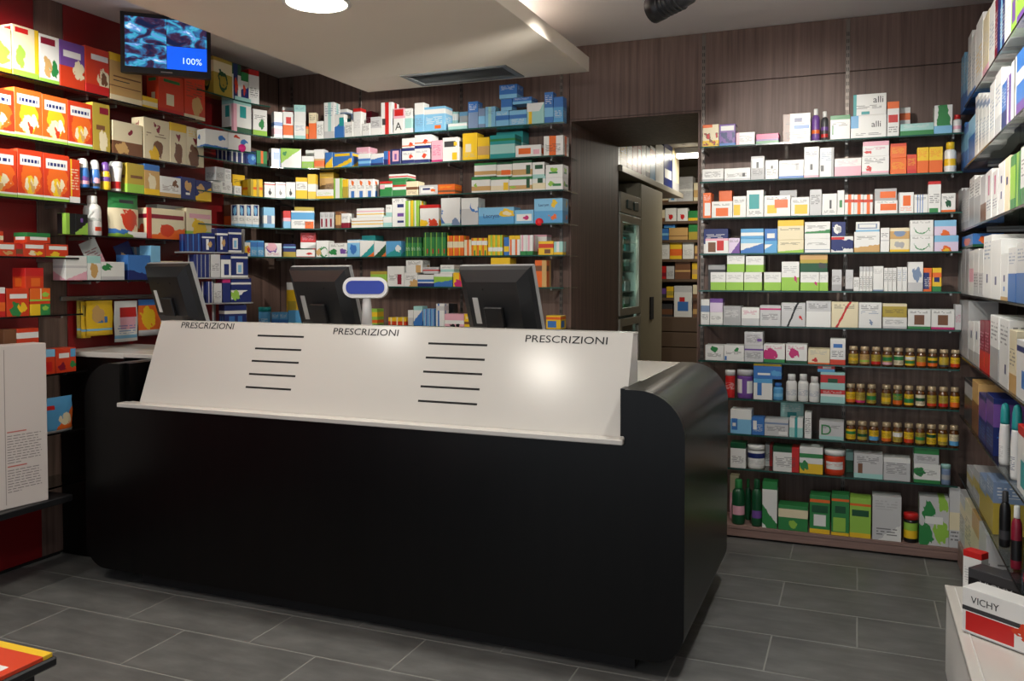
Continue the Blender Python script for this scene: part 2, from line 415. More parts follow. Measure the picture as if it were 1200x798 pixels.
# dropped ceiling panel with downlights
ZP, PX0, PX1, PY1 = 2.722, -3.03, -1.50, 4.94
cp = empty('ceiling_panel', (0, 0, ZP)); tag(cp, 'long beige dropped ceiling panel hung below the ceiling', 'ceiling panel')
vx0, vx1, vy0, vy1 = -2.60, -1.90, 4.60, 4.90
def cpart(nm, lo, hi, m, c=0.0):
    q = box(nm, lo, hi, m, cp, c); q.location.z = -ZP; return q
q = cpart('slab', (PX0, -1.2, ZP), (PX1, vy0, ZP+.085), M_PANEL, .002)
cpart('slab', (PX0, vy0, ZP), (vx0, PY1, ZP+.085), M_PANEL); cpart('slab', (vx1, vy0, ZP), (PX1, PY1, ZP+.085), M_PANEL); cpart('slab', (vx0, vy1, ZP), (vx1, PY1, ZP+.085), M_PANEL)
cpart('hanger', (-2.5, -.8, ZP+.085), (-2.05, 4.5, ZC), M_PLASTER)
vt = empty('air_vent', ((vx0+vx1)/2, (vy0+vy1)/2, ZP)); tag(vt, 'grey ventilation grille set in the ceiling panel', 'vent')
M_VENT = plain('vent_grey', (120, 124, 124), .5)
def vpart(nm, lo, hi, m):
    q = box(nm, lo, hi, m, vt); q.location = (-vt.location.x, -vt.location.y, -ZP); return q
vpart('backing', (vx0, vy0, ZP+.05), (vx1, vy1, ZP+.06), M_SLOT)
for lo, hi in (((vx0, vy0), (vx1, vy0+.035)), ((vx0, vy1-.035), (vx1, vy1)), ((vx0, vy0+.035), (vx0+.035, vy1-.035)), ((vx1-.035, vy0+.035), (vx1, vy1-.035))):
    vpart('frame', (*lo, ZP-.006), (*hi, ZP+.03), M_VENT)
for k in range(9):
    y = vy0+.05+k*.0235
    V = [(vx0+.035, y, ZP), (vx1-.035, y, ZP), (vx1-.035, y+.024, ZP+.02), (vx0+.035, y+.024, ZP+.02)]
    q = mesh_obj('slat', V+[(a, b, c+.002) for a, b, c in V], [(0, 3, 2, 1), (4, 5, 6, 7), (0, 1, 5, 4), (1, 2, 6, 5), (2, 3, 7, 6), (3, 0, 4, 7)], M_VENT, vt)
    q.location = (-vt.location.x, -vt.location.y, -ZP)
M_LAMP = plain('lamp_diffuser', (255, 246, 226), .5, emit=9)
for i, (x, y) in enumerate(DOWNLIGHTS):
    t = empty('downlight', (x, y, ZP)); tag(t, ['round recessed downlight glowing in the ceiling panel above the counter', 'round recessed downlight in the ceiling panel on the customer side of the counter'][i], 'ceiling light', 'downlights in the ceiling panel')
    lathe('bezel', [(.150, -.0001), (.152, -.006), (.136, -.009), (.134, -.0001)], M_WHITEMAT, t, 32, cap=False)
    lathe('diffuser', [(.134, -.006), (.10, -.010), (.0005, -.012)][::-1], M_LAMP, t, 32)
    ld = bpy.data.lights.new('downlight', 'AREA'); ld.shape = 'DISK'; ld.size = .25; ld.energy = DOWN_W; ld.color = (1, .94, .85); ld.spread = R(150)
    lo_ = bpy.data.objects.new('downlight_bulb', ld); COL.objects.link(lo_); lo_.parent = t; lo_.location.z = -.02
# hidden light strip on the ceiling panel, added to brighten the plaster ceiling
cs = empty('cove_strip', (PX1-.36, 1.7, ZP+.086)); tag(cs, 'thin light strip lying on top of the ceiling panel', 'light strip')
box('channel', (-.02, -2.6, 0), (.02, 2.9, .012), M_METAL, cs, .001); box('diffuser', (-.015, -2.59, .0125), (.015, 2.89, .018), plain('strip_glow', (255, 244, 230), .5, emit=3), cs)
ld = bpy.data.lights.new('cove', 'AREA'); ld.shape = 'RECTANGLE'; ld.size = .05; ld.size_y = 5.3; ld.energy = ADDED_COVE_W; ld.color = (1, .95, .92); ld.spread = R(170)
l = bpy.data.objects.new('cove_light', ld); COL.objects.link(l); l.parent = cs; l.location = (0, .1, .024); l.rotation_euler = (math.pi, 0, 0)
for i, (x, y, w) in enumerate(ADDED_DOWNLIGHTS):  # extra downlights out of view, added to lift the room's brightness
    t = empty('downlight', (x, y, ZC)); tag(t, ['round recessed downlight above the aisle before the doorway shelves', 'round recessed downlight of the plaster ceiling near the entrance', 'round recessed downlight of the plaster ceiling along the red wall'][i], 'ceiling light', 'downlights in the plaster ceiling')
    lathe('bezel', [(.100, -.0001), (.102, -.006), (.088, -.009), (.086, -.0001)], M_WHITEMAT, t, 32, cap=False)
    lathe('diffuser', [(.086, -.005), (.06, -.008), (.0005, -.010)][::-1], M_LAMP, t, 32)
    ld = bpy.data.lights.new('downlight', 'AREA'); ld.shape = 'DISK'; ld.size = .17; ld.energy = w; ld.color = (1, .97, .93); ld.spread = R(140)
    lo_ = bpy.data.objects.new('downlight_bulb', ld); COL.objects.link(lo_); lo_.parent = t; lo_.location.z = -.02
# track spotlights
def track_spot(pos, aim, watts, cone, blend, label):
    t = empty('track_spotlight', pos); tag(t, label, 'spotlight', 'black track spotlights on the ceiling')
    d = (Vector(aim)-Vector(pos)).normalized(); rot = d.to_track_quat('-Z', 'Y').to_euler()
    body = lathe('lamp_body', [(.030, .115), (.047, .10), (.05, .06), (.05, -.045), (.058, -.05), (.058, -.10), (.050, -.102), (.045, -.07), (.002, -.065)][::-1], M_BLACKP, t, 24)
    body.rotation_euler = rot
    for k in range(5):
        f = lathe('cooling_fin', [(.05, .055-.022*k), (.056, .053-.022*k), (.056, .046-.022*k), (.05, .044-.022*k)], M_BLACKP, body, 24)
    lens = lathe('lens', [(.045, -.072), (.001, -.0725)][::-1], plain('spot_lens', (255, 240, 215), .4, emit=6), body, 24)
    top = ZC-pos[2]
    box('bracket', (-.012, -.012, .02), (.012, .012, top-.03), M_BLACKP, t, .002); box('track_adapter', (-.10, -.018, top-.032), (.10, .018, top-.001), M_BLACKP, t, .003)
    ld = bpy.data.lights.new('spot', 'SPOT'); ld.energy = watts; ld.spot_size = R(cone); ld.spot_blend = blend; ld.shadow_soft_size = .04; ld.color = (1, .955, .88)
    l = bpy.data.objects.new('spot_beam', ld); COL.objects.link(l); l.parent = body; l.location = (0, 0, -.11)
for i, (p, a, w, c, b) in enumerate(SPOTS):
    track_spot(p, a, w, c, b, ['black ribbed track spotlight hanging from the ceiling at the top edge', 'track spotlight aimed at the shelves right of the doorway', 'track spotlight aimed at the red wall', 'track spotlight aimed at the right-hand shelves', 'track spotlight aimed at the shelves behind the counter', 'track spotlight aimed along the red wall'][i])
# slotted rails on the back wall
rail_names = ['left of the first monitor gap', 'second from the corner', 'above the third monitor', 'left of the doorway', 'right of the doorway', 'middle of the shelves right of the doorway']
for i, x in enumerate(rail_x):
    z0 = .1
    t = empty('slotted_rail', (x, YW, z0)); tag(t, 'narrow slotted metal shelf rail, '+rail_names[i], 'rail', 'slotted rails on the back wall')
    q = box('rail_strip', (-.011, -.006, 0), (.011, 0, ZC-z0-.01), M_RAIL, t, .001)
    bm = bmesh.new()
    for k in range(int((ZC-z0-.1)/.04)):
        for sx in (-.0045, .0045): bmbox(bm, (sx-.0018, -.0068, .04+k*.04), (sx+.0018, -.0055, .062+k*.04))
    o = bm_obj('rail_slots', bm, M_SLOT, t); o['kind'] = 'stuff'
# ------------------------------------------------------------------ service counter
CYF, CYB = 3.08, 4.19                            # front and back of the counter
CXL, CXR, NXL, NXR = -3.51, -.57, -3.28, -.795   # ends and the notch for the sloping board
CZ0, CZ1, NZ = .072, 1.078, .872
def arc(cx, cz, r, a0, a1, n=10): return [(cx+r*math.cos(R(a0+(a1-a0)*k/n)), cz+r*math.sin(R(a0+(a1-a0)*k/n))) for k in range(n+1)]
ct = empty('service_counter', ((CXL+CXR)/2, CYF, 0)); tag(ct, 'long black pharmacy counter with rounded ends and a recessed plinth', 'counter')
def cpt(o): o.location = (-ct.location.x, -ct.location.y, 0); return o
rt, rb = .175, .12
front = ([(NXR, NZ), (NXR, CZ1)]+arc(CXR-rt, CZ1-rt, rt, 90, 0)+arc(CXR-rb, CZ0+rb, rb, 0, -90)
         + arc(CXL+rb, CZ0+rb, rb, -90, -180)+arc(CXL+rt, CZ1-rt, rt, 180, 90)+[(NXL, CZ1), (NXL, NZ)])
cpt(prism('front_panel', front, 1, CYF, CYF+.035, M_BLACK, ct))
right = [(NXR, CZ1)]+arc(CXR-rt, CZ1-rt, rt, 90, 0, 16)+arc(CXR-rb, CZ0+rb, rb, 0, -90, 12)+[(CXR-.5, CZ0)]
def shell(name, pts, th, y0, y1):
    P = [Vector(p) for p in pts]; Q = []
    for i, p in enumerate(P):
        d = (P[min(i+1, len(P)-1)]-P[max(i-1, 0)]).normalized(); Q.append(p+Vector((d.y, -d.x))*th)
    n = len(P); V = [(p.x, y, p.y) for y in (y0, y1) for p in P]+[(q.x, y, q.y) for y in (y0, y1) for q in Q]
    F = []
    for i in range(n-1):
        F += [(i, i+1, n+i+1, n+i), (2*n+i, 3*n+i, 3*n+i+1, 2*n+i+1), (i, 2*n+i, 2*n+i+1, i+1), (n+i, n+i+1, 3*n+i+1, 3*n+i)]
    F += [(0, n, 3*n, 2*n), (n-1, 3*n-1, 4*n-1, 2*n-1)]
    o = mesh_obj(name, V, F, M_BLACK, ct)
    bm = bmesh.new(); bm.from_mesh(o.data); bmesh.ops.recalc_face_normals(bm, faces=bm.faces)
    for f in bm.faces: f.smooth = abs(f.normal.y) < .5
    for e in bm.edges:
        if len(e.link_faces) == 2 and e.calc_face_angle(0) > R(30): e.smooth = False
    bm.to_mesh(o.data); bm.free()
    return cpt(o)
shell('end_shell', right, .03, CYF+.0352, CYB)
mx = CXL+CXR
shell('end_shell', [(mx-x, z) for x, z in right][::-1], .03, CYF+.0352, CYB)
cpt(box('plinth', (CXL+.28, CYF+.075, 0), (CXR-.20, CYB-.05, CZ0), M_SLOT, ct))
cpt(box('core', (CXL+.1, CYF+.036, CZ0+.032), (CXR-.1, CYF+.06, NZ-.01), M_SLOT, ct))
cpt(box('worktop', (NXL+.004, CYF+.30, CZ1-.028), (NXR-.004, CYB-.01, CZ1), M_WHITE, ct, .002))
cpt(box('back_board', (CXL+.19, CYB-.06, CZ0+.032), (CXR-.19, CYB-.035, CZ1-.035), M_BLACK, ct))
for x in (NXL, NXR-.025): cpt(box('notch_side', (x, CYF+.036, NZ-.012), (x+.025, CYF+.30, CZ1-.001), M_BLACK, ct))
# black return cabinet between counter and left wall
rc = empty('return_cabinet', (XL+.23, 3.34, 0)); tag(rc, 'black return cabinet with white top between counter and red wall', 'cabinet')
def rcp(o): o.location = (-rc.location.x, -rc.location.y, 0); return o
rcp(box('body', (XL+.006, 3.335, 0), (CXL-.004, 3.80, 1.072), M_BLACK, rc, .002)); rcp(box('worktop', (XL+.006, 3.325, 1.0725), (CXL-.004, 3.82, 1.10), M_WHITE, rc, .002))
rcp(box('worktop', (CXL-.0035, 3.325, 1.0785), (-3.20, 3.82, 1.10), M_WHITE, rc, .002))
# sloping white board with slots and lettering
pb = empty('prescription_board', ((NXL+NXR)/2, CYF, NZ)); tag(pb, 'sloping white board lettered PRESCRIZIONI three times, with ten slots, on the counter', 'sign board')
def pbp(o): o.location = -pb.location; return o
SB, ST = (3.115, NZ+.022), (3.262, 1.278)        # slope bottom and top in (y,z)
SXL, SXR = -3.19, NXR-.012
up = Vector((0, ST[0]-SB[0], ST[1]-SB[1])); slope_n = Vector((0, -up.z, up.y)).normalized(); upn = up.normalized()
pbp(box('ledge', (NXL-.0-.0+.002, CYF-.022, NZ+.001), (NXR-.002, SB[0]+.02, NZ+.0215), M_WHITE, pb, .003))
prof = [SB, ST, (ST[0]+.075, ST[1]), (ST[0]+.075, ST[1]-.008), (ST[0]+.008, ST[1]-.010), (SB[0]+.016, SB[1])]
pbp(prism('sloping_face', prof, 0, SXL, SXR, M_WHITE, pb))
pbp(prism('end_cheek', [(SB[0]+.018, NZ+.0215), (ST[0]+.0085, ST[1]-.011), (ST[0]+.074, ST[1]-.009), (ST[0]+.074, CZ1+.001), (CYF+.305, CZ1+.001), (CYF+.29, NZ+.03)], 0, SXR-.014, SXR-.001, M_WHITE, pb))
pbp(prism('end_cheek', [(SB[0]+.018, NZ+.0215), (ST[0]+.0085, ST[1]-.011), (ST[0]+.074, ST[1]-.009), (ST[0]+.074, CZ1+.001), (CYF+.305, CZ1+.001), (CYF+.29, NZ+.03)], 0, SXL+.001, SXL+.014, M_WHITE, pb))
def on_slope(px, py):
    d = ray(px, py); o = Vector((0, 0, CAMH)); p0 = Vector((0, SB[0], SB[1])); return o+d*((p0-o).dot(slope_n)/d.dot(slope_n))
for pts in (((302, 393, 356, 395), (299, 408, 353, 410.5), (295, 422.5, 350, 425.5), (292, 437.5, 346, 441.5), (288, 453, 341, 457)),
            ((502, 402, 571, 405), (499, 418.5, 568, 422), (496, 435, 565, 439), (493, 452, 562, 457), (490, 469, 559, 474.5))):
    for x0, y0, x1, y1 in pts:
        a, b = on_slope(x0, y0), on_slope(x1, y1); a.z = b.z = (a.z+b.z)/2; a.y = b.y = (a.y+b.y)/2
        h = upn*.0045; n = slope_n
        V = [a-h+n*.0003, b-h+n*.0003, b+h+n*.0003, a+h+n*.0003]; V += [v-n*.004 for v in V]
        pbp(mesh_obj('slot', V, [(0, 1, 2, 3), (4, 7, 6, 5), (0, 4, 5, 1), (1, 5, 6, 2), (2, 6, 7, 3), (3, 7, 4, 0)], M_SLOT, pb))
for x0, x1, y in ((213, 274, 381), (391, 467, 388.5), (616, 712, 397.5)):
    a, b = on_slope(x0, y), on_slope(x1, y+2.0); c = (a+b)/2; w = abs(b.x-a.x)
    p = Vector((c.x, SB[0]+up.y*((c.z-SB[1])/up.z), c.z))+slope_n*.0006
    t = text('lettering', 'PRESCRIZIONI', .05, M_INK, Matrix.Identity(4), None)
    bx = [v.co.x for v in t.data.vertices]; by = [v.co.y for v in t.data.vertices]
    sx = w/(max(bx)-min(bx)); sy = .030/(max(by)-min(by))
    t.data.transform(basis(p, (1, 0, 0), upn) @ Matrix.Diagonal((sx, sy, 1, 1)))
    t.parent = pb; pbp(t)
# ------------------------------------------------------------------ monitors on the counter, seen from behind
def monitor(x, y, z, rz, label, w=.40, h=.335, tilt=17, stand=True):
    t = empty('monitor', (x, y, z), rz); tag(t, label, 'monitor', 'computer monitors on the counter')
    # local: back faces -Y
    base = lathe('base', [(.115, 0), (.115, .012), (.09, .022), (.03, .028)], M_BLACKP, t, 28, sy=.8); base.location = (0, 0, .001)
    prism('neck', [(-.01, .028), (.03, .028), (.035, .16), (.0, .16)], 0, -.04, .04, M_BLACKP, t)
    hd = empty('head', (0, .01, .125)); hd.parent = t; hd.rotation_euler.x = R(tilt)
    zc = .02
    bz = prism('bezel', [(-w/2, zc), (w/2, zc), (w/2, zc+h), (-w/2, zc+h)], 1, .012, .034, plain('bezel_grey', (150, 150, 150), .4), hd)
    V = []
    for yy, i in ((.012, .002), (-.012, .012), (-.045, .06)):
        for sx, sz in ((-1, 0), (1, 0), (1, 1), (-1, 1)):
            V.append((sx*(w/2-i), yy, zc+(h-i if sz else i)))
    F = [(8, 9, 10, 11)]
    for a in (0, 4):
        for k in range(4): F.append((a+k, a+(k+1) % 4, a+4+(k+1) % 4, a+4+k))
    bk = mesh_obj('back_cover', V, F, M_DARKP, hd); 
    bm = bmesh.new(); bm.from_mesh(bk.data); bmesh.ops.recalc_face_normals(bm, faces=bm.faces)
    bm.to_mesh(bk.data); bm.free()
    if bk.data.polygons[0].normal.y > 0: bk.data.flip_normals()
    box('screen', (-w/2+.014, .0341, zc+.016), (w/2-.014, .0352, zc+h-.014), plain('screen_dark', (20, 24, 34), .2), hd)
    box('vesa_block', (-.05, -.065, zc+.06), (.05, -.0455, zc+.16), M_BLACKP, hd, .006)
    box('sticker', (-w/2+.085, -.0465, zc+.075), (-w/2+.115, -.0452, zc+.20), plain('sticker_white', (190, 190, 186), .5), hd)
    for sx in (-.05, .06): lathe('screw', [(.004, 0), (.004, .003)], M_SLOT, hd, 8).matrix_local = Matrix.Translation((sx, -.0452, zc+.24)) @ Matrix.Rotation(R(90), 4, 'X')
    return t
WT = CZ1+.0005
def on_top(px, py, Y): p = atY(px, py, Y); return p.x
monitor(on_top(592, 400, 3.62), 3.62, WT, R(-12), 'black monitor seen from behind, nearest the doorway')
monitor(on_top(388, 400, 3.66), 3.66, WT, R(-10), 'black monitor seen from behind, beside the customer display')
monitor(on_top(214, 400, 3.62), 3.62, 1.1005, R(-14), 'black monitor seen from behind, in front of the red wall')
# customer display on a pole
px_ = atY(430, 380, 3.52); 
t = empty('customer_display', (px_.x, 3.52, WT), R(24)); tag(t, 'white customer display with blue screen on a tapered pole', 'display')
M_WP = plain('white_plastic', (214, 212, 210), .35)
lathe('foot', [(.07, 0), (.07, .012), (.04, .02)], M_WP, t, 24)
lathe('pole', [(.030, .02), (.022, .28), (.019, .32)], M_WP, t, 20)
def rrect(w, h, r, n=6):
    P = []
    for cx, cz, a in ((w/2-r, h/2-r, 0), (-w/2+r, h/2-r, 90), (-w/2+r, -h/2+r, 180), (w/2-r, -h/2+r, 270)): P += arc(cx, cz, r, a, a+90, n)
    return P
hd = empty('head', (-.005, 0, .365)); hd.parent = t; hd.rotation_euler.x = R(-6)
prism('housing', rrect(.212, .098, .046), 1, -.02, .03, M_WP, hd)
prism('screen', rrect(.182, .064, .028), 1, -.0215, -.0201, plain('display_blue', (26, 50, 150), .2), hd)
# ------------------------------------------------------------------ shelves: a front edge in plan, glass, products placed along it
def ellarc(cx, cy, rx, ry, a0, a1, n): return [(cx+rx*math.cos(R(a0+(a1-a0)*k/n)), cy+ry*math.sin(R(a0+(a1-a0)*k/n))) for k in range(n+1)]
def inward(a, b):
    d = (Vector(b)-Vector(a)).normalized(); return Vector((-d.y, d.x))
def hit(path, px, py, off=0.0):
    d3 = ray(px, py); d = Vector((d3.x, d3.y)); best = None
    n = len(path)-1
    for i in range(n):
        nn = inward(path[i], path[i+1]); a = Vector(path[i])+nn*off; b = Vector(path[i+1])+nn*off
        e = b-a; den = d.x*e.y-d.y*e.x
        if abs(den) < 1e-9: continue
        t = (a.x*e.y-a.y*e.x)/den; s = (a.x*d.y-a.y*d.x)/den
        lo = -5 if i == 0 else -.6; hi = 5 if i == n-1 else 1.6
        if t > 0 and lo <= s <= hi:
            out = max(0, -s, s-1)
            if best is None or out < best[0]: best = (out, t, a+e*s)
    if best is None: best = (0, 4, Vector((0, 4)))
    hit.t = best[1]
    return best[2], CAMH+d3.z*best[1]
ORD = ['first', 'second', 'third', 'fourth', 'fifth', 'sixth', 'seventh', 'eighth', 'ninth', 'tenth', 'eleventh', 'twelfth', 'thirteenth', 'fourteenth', 'fifteenth', 'sixteenth',
       'seventeenth', 'eighteenth', 'nineteenth', 'twentieth', '21st', '22nd', '23rd', '24th', '25th', '26th', '27th', '28th', '29th', '30th', '31st', '32nd', '33rd', '34th', '35th', '36th', '37th', '38th', '39th', '40th', '41st', '42nd', '43rd', '44th', '45th']
def glass_shelf(path, rear, z, label, brackets=(), mat=None, edge=None, th=.008, group='glass shelves'):
    o = prism('glass_shelf', [tuple(p) for p in path]+list(rear), 2, z-th, z, mat or M_GLASS)
    tag(o, label, 'shelf', group)
    V, F = [], []
    for i, p in enumerate(path):
        nn = inward(path[max(i-1, 0)], path[max(i-1, 0)+1]) if i else inward(path[0], path[1])
        if 0 < i < len(path)-1: nn = (nn+inward(path[i], path[i+1])).normalized()
        a = Vector(p)-nn*.0012; b = Vector(p)+nn*.0002
        V += [(a.x, a.y, z-th-.0002), (a.x, a.y, z+.0002), (b.x, b.y, z-th-.0002), (b.x, b.y, z+.0002)]
    for i in range(len(path)-1):
        a, b = i*4, i*4+4
        F += [(a, b, b+1, a+1), (a+2, a+3, b+3, b+2), (a+1, b+1, b+3, a+3), (a, a+2, b+2, b)]
    mesh_obj('front_edge', V, F, edge or M_EDGE, o)
    for bx in brackets:
        box('bracket', bx[0], bx[1], M_METAL, o, .001)
    return o
# product builders: origin on the base, local -Y faces the viewer
def lathe_thing(name, r, h, body_prof, body_mat, cap_prof, cap_mat, lab=None, n=18, loc=None, rz=0):
    sc = lambda P: [(a*r, b*h) for a, b in P]
    o = lathe(name, sc(body_prof), body_mat, None, n); o.location = loc; o.rotation_euler.z = rz
    if cap_prof: lathe('cap', sc(cap_prof), cap_mat, o, n)
    if lab: lathe('label_band', sc(lab[0]), lab[1], o, n, cap=False)
    return o
M_AMBER = plain('amber_glass', (92, 54, 20), .12, coat=.5)
M_GOLD = plain('gold_cap', (210, 188, 152), .32, .5)
def make_item(kind, name, w, h, dep, des, loc, rz):
    r = w/2*.985
    if kind == 'box':
        o = carton(name, w*.992, dep, h, design_mat(des)); o.location = loc; o.rotation_euler.z = rz
        return o
    c = Vector(loc)+Vector((-math.sin(rz), math.cos(rz), 0))*r
    base, ly = parse_design(des)
    cm = lambda k: plain('plastic_'+k, PAL[k][0], .35)
    if kind == 'jar':
        return lathe_thing(name, r, h, [(.86, 0), (.97, .03), (.97, .62), (.86, .72), (.66, .78), (.66, .80)], M_AMBER, [(.80, .80), (.84, .82), (.84, .97), (.78, 1)], M_GOLD,
                           ([(.985, .10), (.985, .60)], design_mat(des)), 16, c, rz)
    if kind == 'tub':
        return lathe_thing(name, r, h, [(.88, 0), (.93, .03), (.96, .80)], cm(base), [(1, .80), (1, .97), (.95, 1)], cm(ly[0][1] if ly and ly[0][0] == 'k' else 'w'),
                           ([(.95, .12), (.972, .74)], design_mat(' '.join([base]+[q for q in ly if q[0] != 'k']))), 22, c, rz)
    if kind == 'pill':
        return lathe_thing(name, r, h, [(.92, 0), (.98, .03), (.98, .66), (.9, .72), (.62, .76)], cm(base), [(.7, .765), (.7, .98), (.64, 1)], cm(ly[0][1] if ly and ly[0][0] == 'k' else 'w'),
                           ([(.995, .12), (.995, .58)], design_mat(' '.join([base]+[q for q in ly if q[0] != 'k']))), 20, c, rz)
    if kind == 'bot':
        return lathe_thing(name, r, h, [(.90, 0), (.98, .03), (.98, .64), (.88, .73), (.58, .79), (.5, .80)], cm(base), [(.55, .805), (.57, .82), (.54, .98), (.46, 1)], cm(ly[0][1] if ly and ly[0][0] == 'k' else 'w'),
                           ([(.995, .10), (.995, .50)], design_mat(' '.join([base]+[q for q in ly if q[0] != 'k']))), 20, c, rz)
    if kind == 'dome':      # squat body with a domed overcap (deodorant, shampoo)
        return lathe_thing(name, r, h, [(.92, 0), (1, .04), (.98, .5), (.86, .64), (.84, .66)], cm(base), [(.84, .662), (.86, .7), (.80, .88), (.60, .97), (.2, 1)], cm(ly[0][1] if ly and ly[0][0] == 'k' else 'w'),
                           ([(1.012, .08), (1.0, .46)], design_mat(' '.join([base]+[q for q in ly if q[0] != 'k']))), 20, c, rz)
    if kind == 'cup':
        return lathe_thing(name, r, h, [(.70, 0), (.74, .02), (.78, .40), (1, .80)], cm(base), [(1.0, .80), (1.02, .84), (1.0, .97), (.9, 1)], cm(ly[0][1] if ly and ly[0][0] == 'k' else 'w'),
                           ([(.758, .06), (.79, .40)], design_mat(' '.join([base]+[q for q in ly if q[0] != 'k']))), 20, c, rz)
    if kind == 'pouch':     # flat-bottomed pouch, pinched at the top
        V, F, U = [], [], []
        nz, nx = 7, 6
        for side in (-1, 1):
            for i in range(nz+1):
                t = i/nz; th = dep*.5*math.sqrt(max(0, 1-t))*(1-.0*t)+.0008
                for j in range(nx+1):
                    s = j/nx; prof_ = (1-(2*s-1)**4)
                    V.append(((s-.5)*w*(1-.03*math.sin(t*9)), dep*.5+side*(th*prof_+.0006), t*h))
        st = (nz+1)*(nx+1)
        for sd in (0, 1):
            for i in range(nz):
                for j in range(nx):
                    a = sd*st+i*(nx+1)+j; f = (a, a+1, a+nx+2, a+nx+1); uvv = [(j/nx, i/nz), ((j+1)/nx, i/nz), ((j+1)/nx, (i+1)/nz), (j/nx, (i+1)/nz)]
                    if sd: f = f[::-1]; uvv = uvv[::-1]
                    F.append(f); U += uvv
        bot = [j for j in range(nx+1)]+[st+j for j in range(nx, -1, -1)]
        F.append(tuple(bot[::-1])); U += [(.5, .02)]*len(bot)
        o = mesh_obj(name, V, F, design_mat(des), None, U, True); o.location = loc; o.rotation_euler.z = rz
        return o
KIND_NAMES = {'box': ('medicine_box', 'box', 'box'), 'jar': ('vitamin_jar', 'jar', 'amber jar'), 'tub': ('lidded_tub', 'tub', 'lidded tub'), 'pill': ('pill_bottle', 'bottle', 'plastic pill bottle'),
              'bot': ('bottle', 'bottle', 'bottle'), 'dome': ('capped_bottle', 'bottle', 'bottle with domed cap'), 'cup': ('sealed_cup', 'cup', 'sealed cup'), 'pouch': ('pouch', 'pouch', 'pouch')}
ALL_ITEMS = []
def fill(path, z, items, row, group, box_name='medicine_box', noun='box', maxdep=.11, inset=.012, side='left', zfun=None):
    """items: (x0,x1,ytop,design,flags,text) in photo pixels; flags B behind, S stacked, x3 split in three, k=kind"""
    ex = []
    for it in items:
        x0, x1, yt, des = it[:4]; fl_ = it[4] if len(it) > 4 else ''; tx = it[5] if len(it) > 5 else None
        kind = 'box'
        if '|' in des: kind, des = des.split('|')
        n = 1
        for tk in fl_.split():
            if tk[0] == 'x': n = int(tk[1:])
        for k in range(n):
            ex.append(dict(x0=x0+(x1-x0)*k/n, x1=x0+(x1-x0)*(k+1)/n-(.25 if n > 1 else 0), yt=yt, des=des, B='B' in fl_.split(), S='S' in fl_.split(), kind=kind, tx=tx, deep='D' in fl_.split()))
    base = sorted([e for e in ex if not e['S']], key=lambda e: (e['x0'], e['B'])); st = sorted([e for e in ex if e['S']], key=lambda e: (-e['yt'], e['x0']))
    done = []
    for lst, stacked in ((base, False), (st, True)):
        for i, e in enumerate(lst):
            back = .118 if e['B'] else 0.0
            if stacked and e['B']: back = .118
            off = inset+back
            p0, z0_ = hit(path, e['x0'], e['yt'], off); p1, z1_ = hit(path, e['x1'], e['yt'], off)
            d = p1-p0; w = d.length
            if w < .004: continue
            rz = math.atan2(d.y, d.x); mid = (p0+p1)/2; ztop = (z0_+z1_)/2
            zb = z
            if stacked:
                sup = [q for q in done if min(q['x1'], e['x1'])-max(q['x0'], e['x0']) > .25*min(q['x1']-q['x0'], e['x1']-e['x0']) and q['B'] == e['B'] and q['zt'] < ztop-.012]
                if sup: zb = max(q['zt'] for q in sup)+.0004
            h = ztop-zb
            if h < .012: h = .012
            dep = min(maxdep, max(.03, w*1.1 if e['kind'] == 'box' else .05))
            if w < .05: dep = min(maxdep, .09)
            if e['kind'] not in ('box', 'pouch'): w = min(w, (e['x1']-e['x0'])/FPX*hit.t)
            if e['kind'] == 'pouch': dep = min(.07, w*.45)
            nm, cat, nn = KIND_NAMES[e['kind']]
            if e['kind'] == 'box': nm, nn = box_name, noun
            jx = random.uniform(-.6, .6) if e['kind'] == 'box' and not stacked else 0
            o = make_item(e['kind'], nm, w, h, dep, e['des'], (mid.x, mid.y, zb+.0003), rz+R(jx))
            lab = (e.get('lab') or '%s %s' % (words_of(e['des']), nn))
            if e['tx']: lab += ' lettered '+e['tx'][0]
            lab += (' stacked' if stacked else '')+', %s from %s, %s' % (ORD[i], side, row)
            tag(o, lab, cat, group); e['zt'] = zb+h; done.append(e); ALL_ITEMS.append(o)
            if e['tx']:
                s, u, v, hh, cc = e['tx']
                t = text('lettering', s, 1, plain('ink_'+cc, PAL[cc][0], .5), Matrix.Identity(4))
                by = [q.co.y for q in t.data.vertices]; k = h*hh/(max(by)-min(by))
                t.data.transform(basis((w*(u-.5), -.0006, h*v), (1, 0, 0), (0, 0, 1)) @ Matrix.Diagonal((k, k, 1, 1)) ); t.parent = o
    return done
